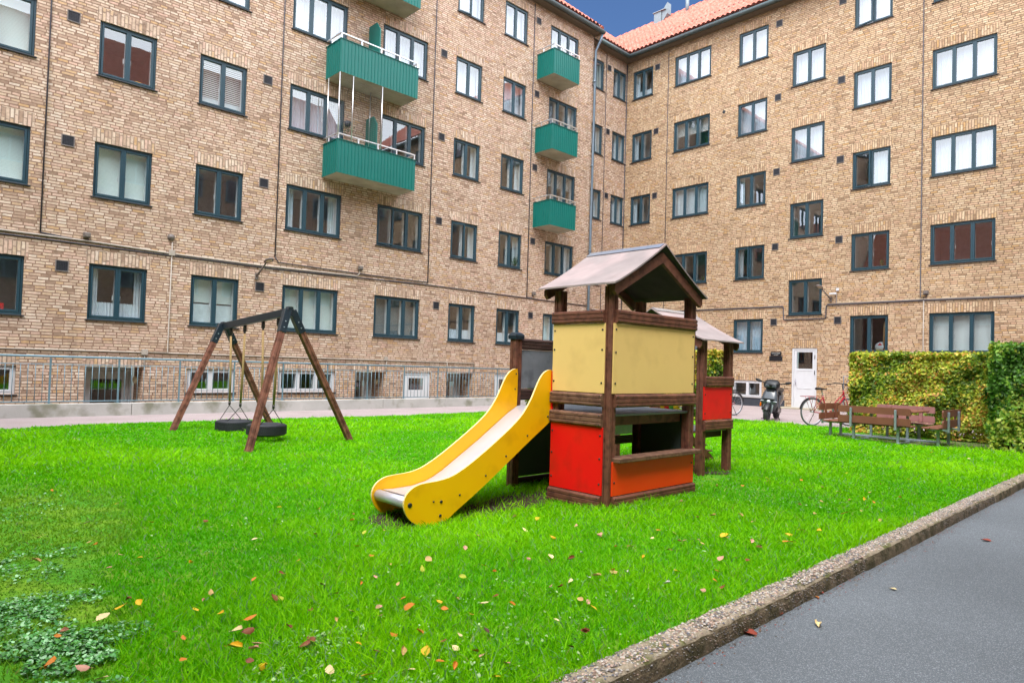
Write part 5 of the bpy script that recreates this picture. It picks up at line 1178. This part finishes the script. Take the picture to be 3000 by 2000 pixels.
# ------------------------------------------------------------ hedges
def hedge(label, cx, cy, hx, hy, H, n, pal, seed, gaps=0):
    rg = np.random.default_rng(seed); e = empty('hedge', lw_(cx, cy), TH, label, 'hedge')
    # leaves scattered through an outer shell with an uneven surface
    f = rg.random(n); area = [hy*2*H, hy*2*H, hx*2*H, hx*2*H, hx*hy*4]; area = np.array(area)/sum(area); side = rg.choice(5, n, p=area)
    u = rg.uniform(-1, 1, n); v = rg.random(n)*H; dep = np.abs(rg.normal(0, .05, n)); P = np.zeros((n, 3)); Nn = np.zeros((n, 3))
    bumpv = .035*np.sin(u*9+v*5)+.03*np.sin(v*11+u*3)+.025*np.sin(u*17-v*7)
    for k, (sx, sy) in enumerate(((-1, 0), (1, 0), (0, -1), (0, 1))):
        m = side == k
        if sx: P[m] = np.stack([sx*(hx-dep[m]+bumpv[m]), u[m]*hy, v[m]], 1)
        else: P[m] = np.stack([u[m]*hx, sy*(hy-dep[m]+bumpv[m]), v[m]], 1)
        Nn[m] = (sx, sy, .35)
    m = side == 4; P[m] = np.stack([u[m]*hx, rg.uniform(-1, 1, m.sum())*hy, H-dep[m]+bumpv[m]*.8], 1); Nn[m] = (0, 0, 1)
    P[:, 2] = np.maximum(P[:, 2], .04)
    if gaps:
        keep = ~((P[:, 2] < .22) & (rg.random(n) < .55)); P, Nn = P[keep], Nn[keep]
    n = len(P); Nn += rg.normal(0, .55, (n, 3)); Nn /= np.linalg.norm(Nn, axis=1)[:, None]
    t = np.cross(Nn, rg.normal(0, 1, (n, 3))); t /= np.linalg.norm(t, axis=1)[:, None]; b = np.cross(Nn, t); L_ = rg.uniform(.028, .046, n)[:, None]; W_ = L_*.62
    V = np.stack([P-t*L_, P+b*W_-t*L_*.15+Nn*.006, P+t*L_*1.05-Nn*.008, P-b*W_-t*L_*.15+Nn*.006], 1).reshape(-1, 3)
    F = np.arange(n*4).reshape(-1, 4); pal = np.array([s2l(c) for c in pal]); w_ = np.clip(.5+.5*np.sin(P[:, 1]*4+P[:, 2]*3+seed)+rg.normal(0, .35, n), 0, .999)
    ci = pal[(w_*len(pal)).astype(int)]*rg.uniform(.75, 1.2, n)[:, None]
    obj_np('foliage', V, F, 'hedge_leaf', e, cols=np.repeat(ci, 4, 0))
    st = MB(); rr_ = random.Random(seed)
    for i in range(int(hx*hy*4*14)+14):
        x, y = rr_.uniform(-hx+.12, hx-.12), rr_.uniform(-hy+.12, hy-.12); p = Vector((x, y, -.02)); pts = [p]
        for k in range(4): p = p+Vector((rr_.uniform(-.06, .06), rr_.uniform(-.06, .06), (H-.1)/4)); pts.append(p)
        st.tube(pts, [.014, .011, .009, .006, .004], 5)
        for k in range(5):
            q = pts[rr_.randint(0, 3)]; st.tube([q, q+Vector((rr_.uniform(-.3, .3), rr_.uniform(-.3, .3), rr_.uniform(.05, .3)))], [.005, .002], 4)
    obj('branches', st, 'twig', e)
PG = [(70, 104, 28), (104, 138, 36), (150, 176, 52), (186, 186, 60), (196, 160, 56)]
hedge('long beech hedge with yellowing leaves behind the picnic benches', 10.85, .62, .30, 1.28, 1.70, 33000, [(104, 136, 36), (140, 168, 46), (196, 204, 64), (222, 208, 80), (212, 156, 70), (170, 186, 58)], 11, 1)
hedge('darker green hedge block nearest the kerb at the right edge', 9.75, -1.55, .88, .58, 1.80, 32000, [(66, 112, 30), (88, 140, 40), (116, 168, 52), (146, 184, 62), (176, 190, 70)], 12, 1)
hedge('clipped hedge end seen through the posts behind the play tower', 9.65, 5.75, .3, 1.25, 1.70, 18000, PG, 13)
hedge('hedge row along the lawn glimpsed under the play deck rails', 7.9, 7.3, 1.6, .3, 1.25, 15000, PG, 14)

# ------------------------------------------------------------ grass
def value_noise(x, y, s, seed=0):
    r = np.random.default_rng(seed); g = r.random((64, 64)); X, Y = (x/s) % 63, (y/s) % 63; i, j = X.astype(int), Y.astype(int); fx, fy = X-i, Y-j; fx = fx*fx*(3-2*fx); fy = fy*fy*(3-2*fy)
    return (g[i, j]*(1-fx)*(1-fy)+g[i+1, j]*fx*(1-fy)+g[i, j+1]*(1-fx)*fy+g[i+1, j+1]*fx*fy)
CAM_L = ((Vector((0, 0, 0))-O).dot(E1), (Vector((0, 0, 0))-O).dot(E2))
def lawn_points(n, x0, x1, y0, y1, rg):
    x = rg.uniform(x0, x1, n); y = rg.uniform(y0, y1, n); k = in_lawn(x, y)
    d = np.hypot(x-CAM_L[0], y-CAM_L[1])
    return x[k], y[k], d[k]
rg = np.random.default_rng(3)
xs, ys, dens = [], [], []
N0 = 1800000
x, y, d = lawn_points(N0, -8.8, LX1, LY0, LY1+.1, rg)
wx = O.x+E1.x*x+E2.x*y; wy = O.y+E1.y*x+E2.y*y
cone = (wy > 1.2) & (wx/np.maximum(wy, .1) > -.90) & (wx/np.maximum(wy, .1) < .85)
vis = cone | ((wy > .3) & (rg.random(len(x)) < .4))
keep = rg.random(len(x)) < np.clip((4.2/d)**1.35, .10, 1)
def outside(x, y, soft=0):
    k = np.ones(len(x), bool)
    for cx, cy, rx, ry, ro in SOILS:
        q = ((x-cx)/rx)**2+((y-cy)/ry)**2; k &= q+rg.normal(0, .25, len(x)) > (1.0 if soft == 0 else soft)
    return k
out_ = outside(x, y); tl_ = np.clip((-(wx/np.maximum(wy, .1))-.60)/.06, 0, 1)*(wy < 6.4); keep &= rg.random(len(x)) > tl_*.45
keep &= vis & (out_ | (rg.random(len(x)) < .14))
# worn mossy strip at the far left and ground-cover clump
cov = ((x+3.35)/.62)**2+((y-.05)/1.0)**2 < 1
x, y, d, wx, wy = x[keep], y[keep], d[keep], wx[keep], wy[keep]; n = len(x)
print('grass blades', n)
v1 = value_noise(x+20, y+20, .55, 1); v2 = value_noise(x+20, y+20, .16, 2); v3 = value_noise(x+20, y+20, 1.7, 5)
# left margin: worn, thin, mossy
lm = np.clip((-2.6-x+.35*(y))/.9+v2*.4-.2, 0, 1)*np.clip((6-y)/3, 0, 1)*0
bl_ = 0*np.hypot(wx+2.35, (wy-3.0)*.8) < .85+.3*v2
nearleft = np.clip((-(wx/wy)-.62+.10*v1)/.06, 0, 1)*np.clip((6.2-wy)/.8, 0, 1)
Hh = (.020+.026*v1+.014*v2)*rg.uniform(.55, 1.35, n); tall = rg.random(n) < .03; Hh[tall] *= 1.6; Hh *= np.clip(.6+1.0*v3, .6, 1.25); Hh *= (1-.55*nearleft)
Wd = rg.uniform(.0022, .0042, n)*np.clip(d/4.2, 1, 3.2); 
az = rg.uniform(0, 2*np.pi, n); la = rg.uniform(0, 2*np.pi, n); lean = rg.uniform(.3, 1.4, n)*Hh
z0 = hgt(wx, wy)-.006
dx, dy = np.cos(az)*Wd, np.sin(az)*Wd; lx, ly = np.cos(la)*lean, np.sin(la)*lean
V = np.empty((n, 5, 3)); V[:, 0] = np.stack([wx-dx, wy-dy, z0], 1); V[:, 1] = np.stack([wx+dx, wy+dy, z0], 1)
V[:, 2] = np.stack([wx+dx*.8+lx*.35, wy+dy*.8+ly*.35, z0+Hh*.6], 1); V[:, 3] = np.stack([wx-dx*.8+lx*.35, wy-dy*.8+ly*.35, z0+Hh*.6], 1); V[:, 4] = np.stack([wx+lx, wy+ly, z0+Hh], 1)
a = np.arange(n)*5; F = np.concatenate([np.stack([a, a+1, a+2], 1), np.stack([a, a+2, a+3], 1), np.stack([a+3, a+2, a+4], 1)])
c1 = np.array([.105, .47, .002]); c2 = np.array([.34, .74, .002]); c3 = np.array([.40, .52, .10]); c4 = np.array([.25, .42, .19])
f = np.clip(.55*v1+.7*v3-.28+rg.normal(.08, .2, n), 0, 1)[:, None]; Cc = c1*(1-f)+c2*f
s_ = (rg.random(n) < .025)[:, None]; Cc = np.where(s_, c3*rg.uniform(.6, 1.1, n)[:, None], Cc); s_ = (rg.random(n) < .05)[:, None]; Cc = np.where(s_, c4, Cc)
Cc = Cc*(1-nearleft[:, None]*.45)+np.array([.20, .24, .04])*nearleft[:, None]*.45
tag(obj_np('grass', V.reshape(-1, 3), F, 'grass_blade', cols=np.repeat(Cc, 5, 0)), 'short bright green grass covering the courtyard lawn', 'grass', kind='stuff')

# broad-leaved ground cover and clover
def cover(name, label, spots, seed, size=(.008, .018), pal=((50, 110, 60), (88, 140, 92), (140, 180, 140))):
    rg = np.random.default_rng(seed); P = []
    for cx, cy, rx, ry, n in spots:
        r = np.sqrt(rg.random(n)); t = rg.random(n)*6.283; q = 1+.35*np.sin(3*t+cx)+.2*np.sin(5*t+cy); P.append(np.stack([cx+rx*r*np.cos(t)*q, cy+ry*r*np.sin(t)*q], 1))
    P = np.concatenate(P); dl = P-np.array([O.x, O.y]); ly_ = dl@np.array([E2.x, E2.y]); P = P[ly_ > -1.86]; k = value_noise(P[:, 0]+30, P[:, 1]+30, .10, seed) > .22; P = P[k]; n = len(P)
    z = hgt(P[:, 0], P[:, 1])+rg.uniform(.004, .032, n); s = rg.uniform(*size, n); nr = np.stack([rg.normal(0, .4, n), rg.normal(0, .4, n), np.ones(n)], 1); nr /= np.linalg.norm(nr, axis=1)[:, None]
    t = np.cross(nr, rg.normal(0, 1, (n, 3))); t /= np.linalg.norm(t, axis=1)[:, None]; b = np.cross(nr, t); C0 = np.stack([P[:, 0], P[:, 1], z], 1); vs = []
    for j in range(6):
        a = math.pi*2*j/6; rr = 1.25 if j == 0 else 1; vs.append(C0+(t*math.cos(a)*rr+b*math.sin(a)*.85)*s[:, None]+nr*(.15*s[:, None]*math.cos(2*a)))
    V = np.stack(vs, 1).reshape(-1, 3); F = np.concatenate([np.stack([np.arange(n)*6+i for i in (0, 1, 2, 3)], 1), np.stack([np.arange(n)*6+i for i in (0, 3, 4, 5)], 1)])
    pl = np.array([s2l(c) for c in pal]); Cc = pl[rg.integers(0, len(pl), n)]*rg.uniform(.7, 1.15, n)[:, None]
    tag(obj_np(name, V, F, 'cover_leaf', cols=np.repeat(Cc, 6, 0)), label, 'ground cover', kind='stuff')
cover('ground_cover', 'creeping bluish green ground cover in the bottom left corner', [(-1.85, 2.72, .26, .20, 2000), (-2.3, 3.05, .30, .26, 1500), (-2.85, 3.75, .30, .33, 700), (-4.0, 5.15, .42, .6, 260), (-1.5, 2.38, .22, .12, 500), (-1.05, 2.35, .25, .12, 350), (-4.9, 6.6, .3, .5, 120)], 21, (.005, .0105), ((60, 130, 50), (96, 168, 84), (160, 210, 150), (80, 150, 50)))  # palest green paints leaf highlights into the colour
cover('clover', 'small pale clover leaves scattered through the lawn', [(-.85, 2.85, .16, .14, 420), (-.6, 2.5, .4, .2, 350), (0.0, 2.8, .5, .3, 250), (.3, 3.6, .5, .4, 160), (2.6, 6.2, 1.0, .6, 260), (4.6, 9.0, 1.6, .9, 240), (-.3, 3.3, .8, .5, 260), (-1.6, 4.6, 1.2, .8, 150), (1.6, 4.6, .8, .4, 160), (-2.0, 7.8, 2.2, 1.6, 120), (3.2, 7.6, 1.2, .8, 140)], 22, (.005, .010), ((80, 140, 50), (120, 176, 84), (170, 200, 130)))

# ------------------------------------------------------------ fallen leaves
LC = {'yellow': (226, 180, 30), 'orange': (206, 124, 34), 'brown': (132, 74, 42), 'pinkish': (206, 150, 126), 'tan': (196, 160, 100), 'cream': (232, 206, 150), 'dark brown': (84, 54, 40), 'greenish yellow': (170, 176, 40), 'rust red': (150, 66, 46), 'pale grey': (206, 200, 196)}
for k, c in LC.items(): mat('leaf_'+k.replace(' ', '_'), s2l(c), .6, var=.3, scale=40, c2=tuple(q*.55 for q in s2l(c)), s2=60, t2=(.58, .7))
LM = {}
def leaf_mesh(k, v):
    rg = random.Random(v*7+1); mb = MB(); n = 9; rows = []; curl = (.9, .35, 1.6, .6)[v % 4]; tw = (.3, -.5, .8, 0)[v % 4]
    vs = []
    for i in range(n):
        s = i/(n-1); w_ = math.sin(math.pi*min(1, s*.94+.05))**.75*.40*(1-.25*s)*(1+.10*math.sin(i*2.6+v)); x = s-.5
        for j in (-1, -.5, 0, .5, 1):
            yy = w_*j; zz = curl*.5*(j*j)*w_+.25*curl*(x*x)+tw*x*j*.3+rg.uniform(-.012, .012); vs.append((x*.95, yy*math.cos(curl*.5*abs(j)), zz))
    mb.add(vs, [(i*5+j, i*5+j+1, (i+1)*5+j+1, (i+1)*5+j) for i in range(n-1) for j in range(4)], 0, True)
    mb.tube([(-.47, 0, .05*curl), (-.62, .02, .03), (-.74, .06, .05)], .012, 4)
    me = bpy.data.meshes.new('leaf'); me.from_pydata([tuple(p) for p in mb.v], [], mb.f); me.materials.append(MATS['leaf_'+k.replace(' ', '_')]); me.polygons.foreach_set('use_smooth', [True]*len(mb.f)); me.update(); return me
Zm = {'M': (0, 1400, 2.6133), 'N': (900, 1500, 2.6133), 'O': (1700, 1300, 1.8092)}
def ground_at(z, u, v, h=0):
    x0, y0, s = Zm[z]; a = (x0+u/s-1500-55.15)/1952.83; b = (y0+v/s-1000-22.95)/1952.83; c, sn = math.cos(.02928), math.sin(.02928); A, B = c*a+sn*b, -sn*a+c*b
    r = (A, math.cos(.02673)+B*math.sin(.02673), math.sin(.02673)-B*math.cos(.02673)); k = (h-1.2)/r[2]; return r[0]*k, r[1]*k
y_, o_, b_, p_, t_, c_, d_, g_, r_, w_ = 'yellow', 'orange', 'brown', 'pinkish', 'tan', 'cream', 'dark brown', 'greenish yellow', 'rust red', 'pale grey'
LV = {'M': [(790, 1085, c_, 1.3), (275, 650, t_, 1), (725, 528, o_, 1.1), (1222, 637, p_, 1), (1065, 625, y_, 1), (1455, 680, y_, 1), (1625, 885, t_, 1.1), (2095, 940, b_, 1.2), (2145, 950, g_, 1), (1505, 1020, y_, .9), (1695, 1055, y_, .9), (1915, 1080, o_, 1.2), (1815, 1185, c_, 1.4), (1895, 1180, b_, 1.2), (1800, 1310, y_, 1.2), (1965, 1275, p_, .9), (1940, 1325, p_, .8), (2000, 1435, y_, 1.3), (1915, 1415, b_, .7), (370, 1410, o_, 1.1), (630, 1450, p_, 1.1), (770, 1550, c_, 1.1), (925, 605, p_, .7), (680, 500, t_, .8), (985, 930, b_, 1), (925, 1000, y_, 1.1), (1065, 975, y_, 1), (1560, 960, p_, .6), (2210, 1160, b_, .7), (2330, 1280, b_, 1.1), (1340, 1190, p_, .7), (1410, 1235, o_, .7), (1400, 1395, o_, .8), (1950, 490, c_, .8), (2135, 230, y_, .8), (1575, 340, b_, .9), (1155, 350, y_, .9), (660, 345, d_, 1), (300, 460, p_, .9), (705, 840, b_, .6), (1945, 800, o_, .7), (2155, 750, b_, .8), (2285, 655, y_, .8), (835, 710, p_, .6), (400, 100, o_, .7), (895, 200, y_, .6), (670, 112, o_, .6), (490, 1195, p_, 1), (440, 1225, o_, .6)],
      'N': [(120, 580, b_, 1.2), (495, 340, o_, .9), (930, 370, t_, 1.1), (890, 435, g_, 1.1), (635, 420, t_, .8), (1190, 505, g_, .9), (520, 515, p_, .6), (695, 565, t_, .6), (785, 740, o_, 1.3), (545, 735, p_, 1), (550, 815, p_, 1.1), (730, 670, o_, .9), (345, 775, t_, .7), (25, 770, b_, .7), (30, 995, b_, 1.1), (225, 845, t_, .7), (665, 950, o_, 1), (860, 935, o_, .7), (400, 1015, y_, .9), (535, 1075, b_, .9), (735, 1085, t_, 1), (905, 1085, y_, 1.1), (1015, 690, y_, .8), (1055, 755, o_, .8), (1350, 700, c_, 1), (1440, 645, b_, 1), (1570, 715, o_, .8), (1255, 795, o_, .8), (1155, 665, t_, .7), (1035, 1005, b_, 1), (1165, 960, c_, .8), (1370, 925, d_, .8), (1140, 1055, c_, .8), (1290, 1085, o_, .8), (1340, 1115, p_, .7), (1015, 1165, o_, .9), (1135, 1205, o_, .8), (800, 1215, c_, .9), (175, 1215, c_, 1.1), (455, 1270, y_, 1.1), (1445, 1275, y_, 1), (1530, 1180, p_, .7), (2130, 930, b_, .9), (2015, 1050, b_, .7), (1910, 840, c_, .6), (1860, 580, p_, 1), (1940, 578, b_, .7), (2010, 525, c_, .9), (2220, 490, t_, 1), (2150, 495, w_, 1), (2090, 675, t_, .8), (2150, 690, p_, .7), (1670, 103, c_, 1.1), (1885, 175, y_, .9), (2240, 165, p_, .9), (1865, 340, c_, 1.1), (1695, 350, p_, .8), (1580, 375, p_, .8), (1430, 463, o_, .6), (1355, 415, y_, .7), (1210, 265, p_, .9), (1310, 143, p_, .7), (2020, 355, b_, 1), (2100, 310, w_, .8), (1600, 215, b_, .7), (2335, 445, o_, .9), (2190, 740, y_, .8), (440, 130, g_, .9), (240, 165, p_, .7), (410, 565, o_, .6), (220, 640, t_, .8)],
      'O': [(105, 475, p_, 1.1), (415, 458, o_, .8), (380, 493, c_, .8), (765, 485, y_, 1.4), (745, 605, p_, 1.2), (515, 675, y_, 1.2), (725, 670, o_, .8), (335, 600, y_, .7), (475, 555, b_, .9), (525, 515, b_, .9), (650, 525, t_, .9), (1100, 525, o_, 1.6), (1105, 480, y_, 1.1), (1170, 463, y_, .9), (1265, 460, y_, 1.2), (1400, 375, o_, 1.5), (1505, 298, y_, 1.3), (1555, 312, o_, .9), (1165, 327, b_, .9), (995, 195, y_, 1), (860, 222, o_, 1), (725, 232, t_, 1.3), (705, 385, t_, 1), (620, 395, t_, .9), (850, 383, t_, .9), (950, 545, b_, .8), (910, 520, p_, .9), (825, 605, d_, .8), (885, 612, b_, .9), (755, 758, b_, .9), (650, 775, p_, .9), (180, 670, t_, 1.5), (245, 680, w_, 1.2), (460, 740, w_, .8), (715, 725, o_, .7), (25, 1005, b_, 1), (545, 360, o_, 1), (1860, 45, y_, 1), (2060, 80, c_, 1), (2250, 140, o_, .8), (1410, 155, y_, .8), (1270, 160, c_, 1), (1740, 190, y_, .8), (1590, 415, t_, .8), (1490, 362, t_, .9), (1695, 285, o_, .8)]}
RV = [('O', 1262, 962, 'cream', 1.1), ('O', 890, 1003, 'rust red', 1.5), ('O', 1055, 900, 'rust red', 1.0), ('O', 1268, 790, 'rust red', .8), ('O', 1655, 770, 'cream', .7), ('O', 2150, 513, 'rust red', 1.2), ('O', 2085, 357, 'rust red', 1.3), ('O', 2165, 315, 'rust red', 1.5), ('O', 1703, 556, 'rust red', .8), ('O', 1255, 813, 'orange', .5)]
rl_ = random.Random(9)
def put_leaf(x, y, z, col, s, where, tilt=.5):
    v = rl_.randint(0, 3); key = (col, v)
    if key not in LM: LM[key] = leaf_mesh(col, v)
    o = bpy.data.objects.new('fallen_leaf', LM[key]); COL.objects.link(o); o.location = (x, y, z); o.scale = (s, s, s); o.rotation_euler = (rl_.uniform(-tilt, tilt), rl_.uniform(-tilt, tilt), rl_.uniform(0, 6.28))
    if rl_.random() < .3 and tilt > .3: o.rotation_euler[0] += math.pi
    tag(o, '%s fallen leaf lying %s' % (col, where), 'leaf', '%s leaves %s' % (col, where))
for zn, lst in LV.items():
    for u, v, c, s in lst:
        x, y = ground_at(zn, u, v, .03); put_leaf(x, y, .042+float(hgt(x, y)), c, .049*s, 'on the green lawn')
for i in range(46):
    u, v = rl_.uniform(900, 2900), rl_.uniform(1330, 1600)
    Zm['W'] = (0, 0, 1); x, y = ground_at('W', u, v, .03); lx_, ly_ = (Vector((x, y, 0))-O).dot(E1), (Vector((x, y, 0))-O).dot(E2)
    if ly_ < -1.75 or (-.2 < lx_ < 1.5 and -.2 < ly_ < 1.4) or lx_ < -1.7 and ly_ > 3: continue
    put_leaf(x, y, .03+float(hgt(x, y)), rl_.choice([y_, o_, b_, t_, p_]), .05*rl_.uniform(.6, 1), 'on the green lawn')
for zn, u, v, c, s in RV:
    x, y = ground_at(zn, u, v, -.085); put_leaf(x, y, -.082, c, .06*s, 'flat on the grey asphalt', .08)

# ------------------------------------------------------------ the rest of the courtyard block, behind the camera
def far_block(label, p0, p1, H, brick, rf):
    p0, p1 = Vector((*p0, 0)), Vector((*p1, 0)); u = (p1-p0).normalized(); L_ = (p1-p0).length; n = Vector((u.y, -u.x, 0))
    if n.dot(Vector((2, 10, 0))-p0) < 0: n = -n
    e = empty('apartment_building', p0, 0, label, 'building'); mb = MB()
    q = [(0, -.1), (L_, -.1), (L_, H), (0, H)]; mb.face([p0+u*a+Vector((0, 0, z)) for a, z in q], 0, q); obj('wall', mb, brick, e, True)
    q = MB(); q.face([p0+n*.4+Vector((0, 0, H)), p1+n*.4+Vector((0, 0, H)), p1-n*4+Vector((0, 0, H+5.0)), p0-n*4+Vector((0, 0, H+5.0))]); q.face([p0-n*8.4+Vector((0, 0, H)), p1-n*8.4+Vector((0, 0, H)), p1-n*4+Vector((0, 0, H+5.0)), p0-n*4+Vector((0, 0, H+5.0))]); obj('roof', q, rf, e, True)
    obj('gutter', MB().tube([p0+n*.45+Vector((0, 0, H)), p1+n*.45+Vector((0, 0, H))], .09, 8), 'gutter_zinc', e, True)
    M_ = Matrix(((u.x, n.x, 0, p0.x), (u.y, n.y, 0, p0.y), (0, 0, 1, 0), (0, 0, 0, 1)))
    t = 1.5
    while t < L_-2:
        for r in range(int(H/2.8)):
            z = 2.0+2.8*r
            if z+1.3 > H: break
            w = MB().box((t, .004, z), (t+1.4, .05, z+1.27), 0, M_).box((t+.08, .052, z+.08), (t+.66, .058, z+1.19), 1, M_).box((t+.74, .052, z+.08), (t+1.32, .058, z+1.19), 1, M_); obj('window', w, ['frame_far', 'pane_far'], e, True)
        t += 2.7
    return e
mat('pane_far', s2l((60, 80, 96)), .1, spec=.8); mat('frame_far', s2l((120, 150, 165)), .5)
mat('roof_far', s2l((150, 86, 66)), .8, var=.25, scale=5)
far_block('dark red brick block closing the yard on the left behind the viewer', wp('L', 27.5, 0, .2)[:2], (wp('L', 27.5, 0, 26)[0], wp('L', 27.5, 0, 26)[1]), 8.8, 'red_brick', 'roof_far')
far_block('tan brick block opposite the left wing behind the viewer', wp('R', 23, 0, 1)[:2], (wp('R', 23, 0, 27)[0], wp('R', 23, 0, 27)[1]), 14.4, 'tan_brick', 'roof_far')
